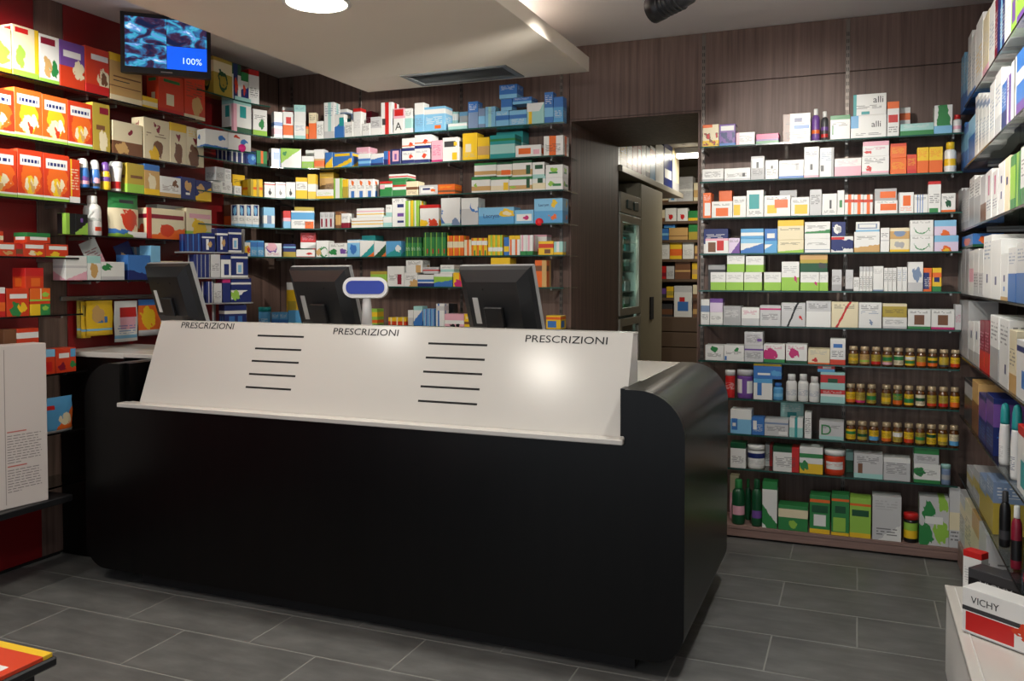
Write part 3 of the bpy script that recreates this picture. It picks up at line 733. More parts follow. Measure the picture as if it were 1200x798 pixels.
# ------------------------------------------------------------------ shelves right of the doorway
RBP = [(PJR+.045, YF), (.50, YF)]
RBZ = [2.24, 2.04, 1.832, 1.628, 1.418, 1.219, 1.014, .802, .600, .403]
def rb_br(z): return [((x-.006, YW-.20, z-.022), (x+.006, YW-.007, z-.0085)) for x in (rail_x[4]+.03, rail_x[5], .46)]
for i, z in enumerate(RBZ):
    glass_shelf(RBP, [(.50, YW-.004), (PJR+.045, YW-.004)], z, '%s glass shelf from the top, right of the doorway' % ORD[i], rb_br(z), group='glass shelves right of the doorway')
RB = [
 [(823.5, 842.5, 146, 'i hy0-28 nd46 qo0,86,60,100 nr40'), (842.8, 862, 145.5, 'v nn48 qw10,70,90,92 hb0-12'), (862.5, 884.7, 155, 'w tk20-75 qp0,0,18,100'), (886, 912.7, 156.5, 'v hg0-28 hm45-100'),
  (917.5, 950, 133, 'w vd0-26 qb40,45,96,58 tk10-35 qn42,70,70,84 tk60-70'), (951, 961, 127, 'bot|v kw ho30-60'), (962, 971, 130, 'bot|D kw hr0-30 hv60-90', ''), (973, 996.5, 135, 'w hg82-100 qg10,20,16,60 tk55-70'),
  (997, 1039, 135, 'w qB0,45,22,100 tk12-24', '', ('alli', .72, .58, .26, 'k')), (1000, 1039, 110, 'w vt0-10 qt25,4,50,18 tk30-50', 'S', ('alli', .76, .70, .30, 'k')),
  (1040, 1054, 119, 'w ho80-100 qr10,40,90,62 tk10-30'), (1054.5, 1067, 126, 'w ho60-82 tk20-40', 'B'), (1055, 1094.5, 144.5, 'A hg0-40 tw60-90'), (1095, 1116.5, 123, 'w og50,78,30 og50,42,38 hc0-28'), (1117, 1128, 134, 'pill|w kr hp20-60')],
 [(823, 848, 198, 'w he0-20 tk35-80'), (848.7, 879.5, 197, 'w hs0-18 tk30-60 qk70,30,80,60'), (880, 896, 183, 'e qw10,50,90,90 tk20-45 qk40,50,58,75'), (896.7, 912, 187.6, 'w tk20-55 qk45,55,60,70'), (912.7, 942, 187.6, 'w hb0-14 qe68,45,80,80 tk70-85'),
  (942.5, 960, 172, 'w qk40,25,58,44 hp0-8 tk70-85'), (960.7, 977.5, 173, 'w qD8,20,30,40 tu55-85 ve82-100'), (978, 1009.5, 185.5, 'w hp0-55 tp60-90'), (1010, 1042, 183, 'w hp0-20 or25,35,12 tk60-90 he0-10'), (1011, 1042, 165.5, 'w hp70-100 or20,30,12 tm40-60', 'S'),
  (1043.5, 1062.5, 185, 'o ty30-75'), (1043.5, 1062.5, 168, 'o hO80-100 ty30-70', 'S'), (1063, 1074.5, 181, 'O hr0-20 ty40-80'), (1075, 1088.4, 172.7, 'y ho0-48 to60-90'), (1088.8, 1105, 172, 'y ho0-48 to60-90'), (1107, 1122, 166, 'pill|w ky hy20-70')],
 [(824, 833.5, 226, 'o qw20,10,90,60 tw70-90'), (834, 858.5, 236, 'w qo20,10,80,60 tk72-86'), (842.5, 858, 223, 'w ho30-100', 'B'), (859, 874.5, 230, 'w qy5,10,55,60 tk70-85'), (875, 895, 223, 'w qt15,30,75,85 tk8-22'), (895.4, 926.6, 229, 'w qy12,15,48,55 qo40,40,90,80 tk80-92'),
  (913.5, 934, 223, 'e tk30-80', 'B'), (927, 948.6, 231, 'w qy20,10,90,60 tk70-84'), (949, 963, 222, 's tk40-80'), (963.4, 981, 227, 'w qD50,30,64,70 tk8-22'), (981.4, 989.7, 223, 'w qg30,30,70,60'), (990, 1023, 228, 'w vo35-72 hO60-75', 'x3'), (1025, 1052, 235, 'w qo25,25,95,75 tk82-94'), (1025, 1051, 221, 'e qo25,20,95,75', 'S'),
  (1053, 1071, 225.5, 'w qo30,35,80,85 ve0-8 to10-28'), (1071.5, 1087.6, 228, 'w vb22-28 vb40-46 vb58-64 tk70-85'), (1088, 1103, 212.5, 'w hr90-100 qg10,0,80,14 tk30-60'), (1103.5, 1120, 226.5, 'w ho0-12 oG50,45,20 tk70-85')],
 [(824.7, 853.5, 268, 'n hw0-40 tw55-80', 'B'), (826.5, 853.8, 279.5, 'w qd12,10,45,75 qr50,20,80,90 hp85-100'), (854, 867, 279, 'P dv-20,100 tk75-90'), (868, 895, 280, 'w db20,50 hc70-100'), (868, 895, 268, 'B hw30-62', 'S'), (896, 911, 282, 'w dB30,60 hB70-100'), (896, 911, 268, 'b qw20,20,80,60', 'S'), (911.4, 942, 281, 'i tk60-80 dl10,15'), (911.4, 942, 258, 'y hi0-70 tk50-62', 'S'),
  (943, 973, 280, 'w tk55-75 hu20-24'), (943, 973, 260, 'w dg40,12 hw0-32 tk60-80', 'S'), (974, 1000, 277, 'w on28,50,40 on80,50,30 qr0,80,60,96'), (975, 991, 260, 'n ow40,50,30 oe50,50,16', 'S'), (1001, 1031, 271.5, 'w hy0-22 dT20,18 tk60-80'), (1003, 1031, 260, 'w hc0-18 qu8,30,90,80 qw14,40,84,74', 'S'), (1032, 1042.5, 267, 'w hs45-50 tk60-80'),
  (1043, 1066, 280, 'i oe50,55,26 hy0-18'), (1043, 1066, 267, 'T ou50,50,30 hi70-100', 'S'), (1066.5, 1094, 276, 'w og50,45,34 ow50,50,32 tk80-92'), (1066.5, 1094, 258, 'w og50,45,34 ow50,50,32 tk80-92', 'S'), (1095, 1123.5, 276, 'P oo50,12,20 oy50,8,12 hc60-100'), (1095, 1121, 258, 'P oo50,12,20 hc60-100', 'S')],
 [(830, 850, 310, 'D he80-100', 'B'), (832.7, 850.6, 319, 'w hl0-45 te60-85'), (851, 871.3, 319, 'w hl0-45 te60-85'), (852, 872.6, 298, 'w hl0-45 te60-85', 'S'), (872, 893, 319, 'w hl0-45 te60-85'), (874, 895, 300, 'w hl0-45 te60-85', 'S'), (895.4, 915.5, 319, 'w hl0-45 te60-85'), (916, 936.7, 306.7, 'w hl0-46 te60-85 om80,40,8'),
  (938, 960, 319, 'w hl0-45 te60-85 om85,40,8'), (960.4, 970.5, 319, 'w hl0-45 te60-85'), (937.5, 970, 298, 'Y hG0-50 oD82,35,16 hT70-100', 'S'), (975, 986.5, 316, 's he0-30 tD40-70'), (991, 1000, 316, 's hD0-10 te40-70'), (1000.3, 1007, 325, 'w tk30-80'), (1007.5, 1023, 312.5, 'w tk10-60 hs80-100', 'x4'), (1023.3, 1035.5, 312, 'w te70-90 hu0-6'), (1036, 1051, 314, 'w tk40-90', 'x3'), (1051.5, 1063.5, 313, 'w tu40-90', 'x2'),
  (1064, 1082, 307, 'w ou60,60,26 hs0-30'), (1082.5, 1092, 314, 'o qn0,10,70,80 tw20-60'), (1092.7, 1103.5, 314, 'y ho60-80 qn20,40,80,60 hg0-22')],
 [(821.5, 831.5, 350.7, 'w hu50-75 tk20-40'), (832, 847, 366, 'w tk40-70 hs0-12'), (832, 847, 350, 'P hv70-100', 'S'), (847.5, 868.5, 358.7, 's he0-100 tw40-80'), (869, 890, 360.5, 'w tm60-85 hs0-40'), (890.5, 915, 358, 's hm78-86 tD30-60'), (915.6, 944, 355, 's dk-55,240 ds-75,240 or80,38,6 tD70-85'), (944.7, 974, 353, 'w hs0-100 qw0,0,100,60 tD70-90'), (974.5, 1006, 354, 'i dr-30,200 di-48,200 tD75-90'), (1006.5, 1033.5, 354.7, 'w tk70-90 ou55,20,7 tu55-65'),
  (1034.5, 1063, 372, 'w tD40-80 hs0-20'), (1034.5, 1063, 356, 'Y hi80-100 tD30-60', 'S'), (1064, 1091, 362.7, 'w qd28,22,72,72 hg0-14 tk80-92'), (1091.5, 1119, 362.7, 'w qd28,22,72,72 hm0-12 tk80-92'), (1119.5, 1127, 357, 's tm30-60')],
 [(826.5, 848, 404.5, 'w og50,75,18 tk25-50'), (848.4, 872, 404.5, 'w og60,75,14 qb4,5,14,30 tk40-60'), (872.4, 894.6, 405, 's hv70-80 tD20-60'), (872.4, 894, 389, 's tD20-80 qv70,30,95,50', 'S'), (895, 920, 403.5, 'w om30,42,34 hg0-18 tm75-90'), (921, 946, 403.5, 'w om36,52,24 hG0-14 tm75-90'), (947, 972.6, 409, 'i ho0-10 or30,30,14 te60-90'), (973, 991, 397, 'w hO0-20 qb20,65,80,80 tk30-55')]
   + [(994+13.35*k, 1006.2+13.35*k, 406+.5*k, 'jar|%s' % d) for k, d in enumerate(['Y hy30-60 tk10-90', 'T hl20-40 tk50-90', 'Y hr0-30 tk40-90', 'Y hg40-80 hp0-26', 'i hg50-90 tk10-40', 'y hw60-90 hg20-50', 'Y ho0-40 tk50-90', 'G ho0-34 hy60-90', 'Y hD0-20 ty40-90', 'y hO0-36 tk50-90'])],
 [(849, 861, 434, 'tub|r kw tw30-70'), (862.5, 882.5, 434, 'tub|v ks qw10,10,40,90 qw60,10,90,80'), (883, 905.2, 444, 'w qb20,20,44,80 hB80-100'), (883, 916, 427, 'b hy88-100 qw15,25,60,40 oB80,40,20', 'S'), (905.5, 917.5, 449, 'pill|B kb hc20-60'), (920.7, 934, 439, 'pill|w tu20-70'), (934.8, 947.5, 439, 'pill|w tu20-70'), (948, 960.7, 442, 'pill|w tu20-70'),
  (961.5, 990.5, 457, 'w hr68-100 hA0-50 tw74-94'), (961.5, 990.5, 436.5, 'A hr40-85 qG30,40,70,64', 'S'), (958, 978.5, 429, 'r hB0-50 qw30,60,80,90', 'S')]
   + [(x, x+12, 450+.5*k, 'jar|%s' % d) for k, (x, d) in enumerate([(991, 'y ho0-30 tk40-80'), (1002.5, 'Y hm0-22 tk40-90'), (1015.5, 'Y hg30-70 tk5-30'), (1032.9, 'Y hy20-60 tk60-90'), (1046.3, 'g ho0-40 ty50-90'), (1059.6, 'y hg20-60 tk60-90'), (1073, 'i hG40-70 tk10-40'), (1086.6, 'Y hO0-26 tk40-80'), (1100.2, 'Y hr0-30 tk50-90'), (1113.8, 'y ho0-44 tk50-90')])],
 [(856, 880.7, 480, 'c hw60-100 qb6,15,34,62 qw10,30,26,44'), (881, 895.7, 489, 'b qw10,30,40,80 tw20-60'), (896, 924, 491.5, 's hu70-80 qw60,10,96,30 tD30-60'), (925, 941, 490, 'A hw50-100 vt40-60'), (914.5, 942, 472, 'A hw0-40 qt30,30,70,70 tw70-90', 'B'), (943, 951, 483.5, 'w tD20-80'), (960, 989, 494, 's hA0-20 tD60-80', '', ('D', .28, .50, .55, 'g'))]
   + [(x, x+12.3, 494+.6*k, 'jar|%s' % d) for k, (x, d) in enumerate([(991, 'y hg50-80 tk10-40'), (1004.6, 'Y hG30-60 tk60-90'), (1018.2, 'y hB0-40 tk50-90'), (1033, 'y ho0-30 tk40-80'), (1046, 'Y hw50-90 tk10-40'), (1059.3, 'y hO0-36 tk50-90'), (1072.7, 'Y hg30-60 tk60-90'), (1086, 'y hG60-90 tk10-50'), (1099.4, 'Y hy30-70 tk10-30'), (1112.7, 'i hB0-40 tk50-90')])],
 [(856, 874, 519, 'w hG78-100 tD20-50'), (874.5, 896, 523, 'tub|w kw hn55-90 te10-40'), (896.4, 905.5, 521, 'w vr60-100 tD20-60', 'B'), (906, 936.7, 524, 'w hG78-100 vr72-100 qr76,20,90,70 tD20-60'), (937, 964.5, 524.5, 'w hy0-38 og20,30,18 hg60-76'), (965, 991, 529, 'tub|O kw qw20,20,80,70 tO40-60'), (991.3, 1000, 530, 'G hA60-100', 'B'), (1000.7, 1035, 532.5, 's qd14,5,30,60 tD60-90 hA0-20'), (1035.5, 1067, 537, 's tD30-80 hw80-100'),
  (1071, 1102.5, 544, 'w hg0-18 og20,60,22 tD40-70'), (1071, 1100.7, 525, 's hg60-100 tD20-50', 'S'), (1103, 1115, 545, 'tub|u kA he20-60')],
 [(855.5, 866, 557, 'i hp0-60', 'B'), (856.7, 872.7, 563, 'bot|G kg qp20,30,90,80'), (872.9, 880, 562, 'bot|G kg hG10-60', 'B'), (880, 893, 562.7, 'bot|G kG qv20,20,90,60 '), (893.5, 911, 565, 'w hg84-100 dg50,-40 dw10,-30'), (912, 947, 593, 'g hi52-86 og18,25,14 ol50,25,14 og82,25,14'), (949, 973, 581, 'g hy0-12 ho82-90 qw20,20,80,50 qG10,55,90,74'), (974.5, 995.5, 580, 'g hy0-8 ho84-90 qG20,55,80,72 ql10,10,80,44'), (996, 1021, 584, 'l hy0-12 ho80-86 qG10,54,90,70 ql20,15,80,44'),
  (1022.5, 1056.7, 582, 's dw-10,50 te70-90 tD10-30'), (1059, 1077, 603, 'tub|k kr hy5-50 hl50-92'), (1077.5, 1112.7, 583, 'w hs0-100 og20,20,26 ol75,30,24 og30,70,20 ol80,84,16 qw20,45,80,60'), (1113, 1126, 573, 's hi30-60 tD10-30')]]
RBGROUP = 'packages on the shelves right of the doorway'
for i, it in enumerate(RB):
    z = RBZ[i] if i < 10 else .0742
    fill(RBP, z, it, ('shelf %s right of doorway' % ORD[i]).replace('shelf '+ORD[i], ORD[i]+' shelf') if i < 10 else 'wood plinth right of doorway', RBGROUP)
# ------------------------------------------------------------------ shelves behind the counter, curved into the left corner
XSL = -3.75
CURVE = [(XSL, 4.14), (XSL, 4.5)]+ellarc(-3.35, 4.5, .40, .465, 180, 90, 8)[1:]
BLP = CURVE+[(-1.665, YF)]
BLREAR = [(-1.665, YW-.004), (XL+.004, YW-.004), (XL+.004, 4.14)]
BLZ = [2.44, 2.24, 2.03, 1.826, 1.63, 1.43, 1.172]
for i, z in enumerate(BLZ):
    br = [((x-.006, YW-.20, z-.022), (x+.006, YW-.007, z-.0085)) for x in rail_x[:4]]
    pth, rear = BLP, BLREAR
    if i >= 5: pth, rear = [(-3.12, YF), (-1.665, YF)], [(-1.665, YW-.004), (-3.12, YW-.004)]; br = br[1:]
    glass_shelf(pth, rear, z, '%s glass shelf from the top on the wall behind the counter' % ORD[i], br, group='glass shelves behind the counter')
BL = [
 [(273.5, 294.5, 114, 'w hG0-14 qt35,42,70,74 vp0-18 hA78-100'), (296.5, 313, 128.6, 'w hl0-20 og60,45,20 tD60-80'), (321, 331, 131, 'w hb45-60 hp12-36'), (331.4, 343.5, 131, 'w ho12-50 qr30,55,80,80'), (331, 344, 126, 'w hr80-90', 'B'), (344.5, 358, 143, 'w hA0-20 tu50-80'), (344.5, 358, 123, 'A hw0-60 tu70-90', 'S'), (358.3, 361.5, 148, 'o hT40-80'), (361.8, 370.4, 132, 'i ho0-60 tD70-90'), (370.8, 379.2, 142, 'w tD20-80'), (379.6, 391.4, 120, 'w vA40-70 hs0-20 tu60-90'),
  (391.8, 403, 134, 'w db45,30 qt50,50,98,86'), (398, 407, 128, 'w hu70-90', 'B'), (403.6, 413.6, 143, 'w tD30-80'), (414, 423, 127, 'w hr88-100 ts30-60'), (423.4, 435.6, 130.5, 'R hw0-40 tp50-80', 'B'), (424, 433.7, 144.6, 'w tD40-80'), (434.2, 446, 137, 's hw0-40 tD50-80'), (446.5, 459.5, 120, 'w vr35-70 qD10,30,40,50'), (461, 474, 127, 'p hw0-60 qr10,70,90,96', '', ('A', .45, .28, .30, 'k')), (474.5, 483, 127, 'w hA20-60 tD70-90'),
  (485.7, 496.7, 120.5, 'c hw60-100 tu20-50'), (497, 521.6, 125, 'c hw70-90 qo50,10,80,24 tw30-60'), (525, 547, 144, 'A hw50-90'), (522.5, 537.5, 131, 'A hw60-90 tu10-50', 'x3 B'), (538.5, 548, 131, 'c hs40-80', 'B'), (548.5, 560, 119, 'b hu0-60 tw65-90'), (560.4, 568.2, 127, 'u hc20-60'), (568.6, 580.4, 125, 'c vA30-60 tu60-90'), (580.8, 596.4, 130, 'c hb40-70 tw75-90'), (596.8, 617, 129, 'c hb45-70 tw10-40'),
  (587, 600, 116, 'b hc0-30', 'S'), (585, 606, 99, 'b hc0-30 tw60-90', 'S'), (600.6, 623, 114, 'b hc0-40 tw60-90', 'S'), (617.4, 637.6, 120.5, 'A vy10-30 hw60-100 dA-40,140'), (638, 648.3, 108, 'b hc20-50 tw60-90'), (648.6, 660, 113.5, 'B hb60-100 tw20-50')],
 [(268, 287, 176, 'n vw15-25 vw45-55 vw78-88', ''), (287.4, 300.2, 177, 'n ob60,40,40 oc70,50,16'), (300.6, 313, 177, 'g vo40-62 hG0-16'), (318, 328.6, 174, 'w qb20,40,80,80 vb80-100'), (329, 353, 174, 'l dw20,80 og20,74,12'), (353.4, 367.6, 183, 'l hw55-100 te10-40'), (358, 370, 176, 'w hl0-30', 'B'), (368, 380, 175, 'w hT0-50 ho10-40'), (381, 389.5, 178.5, 'b dy20,50'), (390, 412, 178.5, 'b dy0,60 dB-20,50 qy10,74,90,92'), (417.7, 432.7, 172.5, 'm hp40-100 tw50-80', 'B'), (419.6, 434, 180, 'b hw60-100 hc20-40'), (434.4, 449.4, 180, 'w db50,20 hn0-20'), (449.8, 457, 177, 'b hn0-40 vr70-100'),
  (457.4, 469.6, 175, 'n qp20,20,80,90 qv40,30,60,70'), (471, 485.4, 177, 'w hn0-30 oO70,55,16 tn70-84'), (471, 485.4, 162, 'w hn0-24 oO70,50,16 ho36-44', 'S'), (485.8, 503, 174, 'w hn0-24 oO65,50,16 tn70-84'), (485.8, 505, 158, 'w hn0-22 oO65,50,16 ho36-44', 'S'), (505.5, 518.2, 164.6, 'p hm0-10 tm30-80'), (518.6, 537.5, 161, 'w qy60,5,90,36 qD10,60,80,84 qy70,64,90,80'), (542, 559, 156, 'y qi20,30,60,60 te10-26'), (559.4, 573.4, 161, 'y hT20-60 ty70-90'), (574, 603.6, 158, 't hA20-60 hg74-84'), (581.6, 612.7, 154, 't hA40-60', 'B'),
  (604, 634, 170, 'w qo12,25,60,75 qp70,20,94,60'), (637, 660, 159, 'w qo28,0,64,100 tD20-60')],
 [(249, 259, 213, 'w hs0-20 tD30-70'), (259.4, 272, 213, 'w tD30-70 qe10,60,30,90'), (253, 263, 196, 's tD20-60', 'S'), (263.4, 271, 198, 'w tD20-60 qs10,70,90,90', 'S'), (275, 283, 218, 'w tD20-80'), (272.5, 287, 205, 'y tD60-80', 'B'), (294, 308, 210, 'y ho40-55 qY0,0,40,100', 'x2'), (310, 322.4, 213.5, 'w ok50,32,14 qk46,40,54,60 hr82-88'), (322.7, 334.6, 213.5, 'w ok50,32,14 qk46,40,54,60 hr82-88'), (335, 346, 213.5, 'w ok50,32,14 qk46,40,54,60 hA0-10'), (346.4, 360, 208, 'y hw40-80 tD50-70'), (360.4, 370, 204, 'y hw30-60'), (374.5, 391, 202, 'y hT20-80 td30-60', 'B'), (370.4, 390.6, 222, 'w hy0-30 tl40-70'), (391, 401, 209, 'l vw20-70'), (401.3, 408, 210, 'Y hy60-100'), (408.4, 438, 210, 'w qb30,0,70,36 oo50,80,14 tD50-65', 'x3'),
  (445, 459.6, 212.5, 'g hw60-80 hr84-100 qp0,50,40,76'), (460, 475.6, 211.6, 'g hr60-72 hw40-58'), (455.6, 478, 204, 'w hg0-40 hr50-70', 'S'), (476, 489.5, 212.5, 'i hd40-60 td10-30'), (491, 512.6, 217, 's qw10,20,80,80 oo75,45,14 qn20,50,60,70'), (513, 532.7, 216, 'o hd20-40 ty60-80'), (552.5, 574.6, 207, 'w hg80-100 hT12-40 ol20,50,10'), (575, 596.4, 207, 'w hg80-100 hi10-40 qy70,10,96,60'), (596.8, 623.6, 207, 'w hg80-100 hT12-40 qG75,20,90,90 ol15,30,10'), (624, 639, 206, 'w hA80-100 hi10-50 qG40,50,80,84'), (639.4, 659.6, 208, 'w ol30,50,18 qg40,30,90,50'),
  (555.7, 581.6, 191, 'w hg84-100 hT12-40', 'S'), (582, 600, 190, 'w hG84-100 hT12-40 qo30,10,90,44', 'S'), (600.4, 623.4, 188, 'w hG84-100 hT10-44 qG70,14,92,70', 'S'), (624, 638, 190, 'w qG20,50,86,80 hA0-10', 'S'), (639.4, 659.6, 193, 'w ol50,60,20 qg20,30,70,44', 'S')],
 [(272.5, 279, 240, 'd ho0-50', 'B'), (279.3, 303.7, 240, 'w qn20,50,84,98 oc50,72,20 hc0-12 tD26-40', 'x3'), (309, 322, 243, 'c hw20-60 qu30,20,70,60'), (332, 340.6, 247, 'c hr60-100 hp40-60'), (341, 368, 247, 'w hB50-90 qo60,0,98,40 tD20-40'), (345, 368, 242.6, 'Y hT0-40', 'B'), (375, 391, 248.7, 's qR20,10,60,60 tD70-90', 'x3'), (393, 399, 248, 'd hT20-80'), (400, 409, 250, 'w hR0-36 tD60-80'), (411.5, 448.5, 255, 'w hy30-40 hT60-70'), (417.7, 448.5, 244, 'w hy30-40 hp60-72', 'S'), (449, 459, 253, 'A hw40-90'), (452, 459, 240, 'w hA0-30 tD60-80', 'S'),
  (459.5, 474.6, 232.6, 'w qn40,68,90,80 qv40,36,90,48 qn40,14,90,22 tD84-96'), (475, 490.5, 235, 'l vw25-35 vy40-60 vw70-80'), (492, 514, 240, 'w hr84-100 oy20,10,22 oO70,10,24'), (516.7, 539, 232, 'w ob30,30,36 ow40,40,36 hA0-8 ou76,5,20'), (540.5, 560.4, 232, 'w hs0-60 ob80,80,34 ow80,88,32'), (560.7, 602.6, 243, 'B hc50-100 oy78,64,22 oi78,64,11', '', ('Lacrym', .36, .5, .32, 'n')), (603, 625.4, 246, 'c qw10,20,90,70 om60,44,16'), (625.8, 659.5, 232.6, 'B qc0,50,100,100 oy70,78,14 oo70,24,12', '', ('Lacrym', .34, .74, .14, 'n'))],
 [(283, 293.4, 284, 'w oy60,45,36 oO80,45,20'), (293.8, 309.6, 282, 'B hb60-90 tw10-40', 'x2'), (310.5, 330, 285, 'w ov40,64,34 op40,72,30 tm10-28'), (332, 346.6, 286, 'n hY0-40 hc70-80'), (347, 369, 292.5, 'w or70,45,16 hr0-8'), (352, 370, 284, 'w hG20-60 dr40,20', 'B'), (352, 370, 272.7, 'r tp20-70', 'S B'), (370.4, 385, 282, 'w og60,30,34 ow66,30,24 oT20,30,20'), (385.4, 406.4, 285, 'w og24,36,22 ov78,40,20 tD74-90'), (407, 421.2, 281, 'c ob50,45,28 hw82-96'), (421.6, 438, 282, 'w dt-10,90 do-40,70'), (438.4, 452, 283, 'w dG0,80 do-50,80'), (424, 440, 276, 't hb20-60', 'B'), (452.4, 470, 282.6, 'B dt10,60 ow80,50,20'),
  (475, 494, 278, 'g hG70-100 vl30-40 tw30-50', 'x3'), (496.4, 522.6, 272.4, 'g hG80-100 vl28-40 qr60,10,80,30', 'x4'), (524, 543.6, 276, 'o vy10-30 hi40-70', 'x3'), (544, 552, 281, 'i vo40-70'), (552.3, 571, 279, 'y vo10-40 hw60-84 qg50,0,80,30', 'x3'), (572, 589, 275.5, 'y vl50-90 hw20-40', 'x3'), (590.5, 596.2, 278, 'b hy20-50'), (596.6, 609.3, 276, 'w vo15-50 hy80-100', 'x2'), (609.6, 624.6, 275.5, 'w vp20-50 hg0-20', 'x2'), (625, 640.5, 275, 'p hw40-90 qr10,10,80,30', 'B'), (631, 648.6, 282.6, 'y hO50-80 qd40,10,80,40'), (649, 659.5, 283, 'A vw30-60 hy0-20')],
 [(434, 453.4, 318, 'Y hl40-80'), (453.8, 473.6, 312, 'w tD30-60 qR60,10,84,60'), (474, 489, 319.5, 'w oT80,10,40 tD50-80'), (489.3, 508, 322, 'w hn0-30 hb40-60'), (475.7, 495, 305, 'w qT60,0,90,60 tD60-90', 'S'), (495.4, 514, 313, 's hr40-60 tD70-90', 'S'), (508.4, 530, 320.7, 'l db30,20 hw76-100'), (516, 532, 310.5, 'w hA20-50 tD60-80', 'S'), (531, 545, 319.5, 'y vo50-100 om40,20,30'), (575, 597.6, 302, 'y hl20-60'), (627, 640.5, 305, 'o hd60-80 vT60-100')],
 [(430, 442, 362, 'l hy50-80 ho10-30'), (455, 476, 372, 'y hO0-50 vi40-60', 'x3'), (478, 484.2, 363.5, 'w hs0-50'), (484.5, 495, 359, 'w db20,60 hA80-100'), (496, 509.5, 362, 'b vc10-40 vw60-70', 'x3'), (511, 520.6, 356, 'w vb20-40 hs70-90'), (524, 532, 356, 'k hD40-60', 'B'), (521, 543.6, 368, 'p hw20-50 ok40,10,12 ok70,10,12'), (544, 558, 368, 'y hd20-40 tw60-80'), (640, 657, 370, 'y qb10,10,70,60 ho70-90')]]
BLGROUP = 'packages on the shelves behind the counter'
for i, it in enumerate(BL):
    fill(BLP if i < 6 else [(-3.85, YF), (-1.665, YF)], BLZ[i], it, '%s shelf behind counter' % ORD[i], BLGROUP)
bc = empty('back_cabinet', (-3.45, 4.72, 0)); tag(bc, 'low brown wood cabinet against the back wall, left of the second monitor', 'cabinet')
for nm, lo, hi, cc in (('body', (-3.90, 4.72, .05), (-3.14, YW-.005, 1.10), .002), ('top', (-3.91, 4.70, 1.1003), (-3.13, YW-.005, 1.13), .002), ('door', (-3.89, 4.702, .06), (-3.525, 4.7198, 1.09), .002), ('door', (-3.515, 4.702, .06), (-3.15, 4.7198, 1.09), .002)):
    q = box(nm, lo, hi, M_WOOD, bc, cc); q.location = -bc.location
fill([(-3.90, 4.78), (-3.13, 4.78)], 1.1303, [(318, 337, 366, 'B hb30-60 tw70-90', 'x2'), (337.5, 356, 364, 'B hA0-40'), (298, 313, 360, 'tub|B kt tw20-60'), (333, 349, 331, 'pouch|y hn8-16 hw84-100 qY20,30,80,60', 'B')], 'low wood cabinet behind counter', BLGROUP)
# small corner shelves on the red wall side
glass_shelf(CURVE[:5], [(-3.9, 4.98), (XL+.004, 4.9), (XL+.004, 4.14)], 2.645, 'small high glass shelf in the corner beside the television', group='small corner shelves')
fill(CURVE[:5], 2.645, [(250, 272, 69, 'Y hi60-90 oG50,40,26 oY50,40,18'), (272.4, 282.4, 75, 'w hG70-100 vn10-60 oO40,40,20'), (282.8, 291, 85, 'w hg70-100 dn40,10 oO40,40,18'), (291.3, 303.6, 82, 'w hr84-100 tD20-50')], 'high corner shelf', 'packages in the left corner')
CC = [(-3.66, 4.09), (-3.55, 4.44)]
zc_ = hit(CC, 262, 174, 0)[1]
glass_shelf(CC, [(-3.755, 4.50), (-3.80, 4.13)][0:2], zc_, 'narrow glass shelf in the corner holding flat white boxes', group='small corner shelves')
fill(CC, zc_, [(240, 267, 152.5, 'w db14,-8 ob70,58,15 hw0-0'), (267.4, 294, 157, 'w ob66,55,16 oO34,80,10')], 'narrow corner shelf', 'packages in the left corner', maxdep=.09, inset=.006)
# round shelf tags
for px, py, pth, c, lb in ((632, 260, BLP, 'r', 'round red tag stuck on the shelf edge near the doorway'), (283.5, 173.5, CC, 'm', 'round pink tag stuck on a corner shelf edge')):
    p, z = hit(pth, px, py, -.004)
    d = Vector((0, 0, CAMH))-Vector((p.x, p.y, z)); o = lathe('shelf_tag', [(.024, 0), (.024, .0015)], plain('tag_'+c, {'r': (226, 30, 40), 'm': (220, 30, 130)}[c], .5), None, 20)
    o.rotation_euler = (R(90), 0, math.atan2(d.y, d.x)+R(90)); o.location = (p.x, p.y, z); tag(o, lb, 'tag', 'round shelf tags')
# ------------------------------------------------------------------ red wall: two bays of glass shelves
M_DGLASS = glass_mat('dark_shelf_glass', (.84, .88, .87)); M_DEDGE = plain('dark_edge', (18, 16, 16), .25)
def zL(px, py): return atX(px, py, XSL).z
LA = [(zL(0, 83), 3.47), (zL(0, 157), 3.47), (zL(0, 229.5), 3.325), (zL(0, 300), 3.27), (zL(0, 372), 3.29), (zL(85, 435.5), 3.31), (zL(88, 503), 3.30), (zL(95, 562.5), 3.32)]
for i, (z, y1) in enumerate(LA):
    glass_shelf([(XSL, 2.2), (XSL, y1)], [(XL+.004, y1), (XL+.004, 2.2)], z, '%s glass shelf from the top on the red wall, bay nearest the camera' % ORD[i], [((XL+.001, y-.006, z-.022), (XSL-.08, y+.006, z-.0085)) for y in (2.6, y1-.06)] if i < 7 else [], M_DGLASS, M_DEDGE, group='glass shelves on the red wall')
LB = [(zL(125, 114.5), 3.48), (zL(127, 178), 3.48), (zL(100, 219.5), 3.335), (zL(75, 274), 3.29), (zL(78, 328.5), 3.29)]
for i, (z, y0) in enumerate(LB):
    glass_shelf([(XSL, y0), (XSL, 4.125)], [(XL+.004, 4.125), (XL+.004, y0)], z, '%s glass shelf from the top on the red wall, bay behind the counter' % ORD[i], [((XL+.001, y-.006, z-.022), (XSL-.08, y+.006, z-.0085)) for y in (y0+.12, 3.95)], M_DGLASS, M_DEDGE, group='glass shelves on the red wall')
OR = 'O oo52,44,40 oy50,28,20 oi34,32,11 oi68,34,13 oT60,22,8 qw10,68,92,89 wn18,74,84,81 hl0-6 hw6-10'
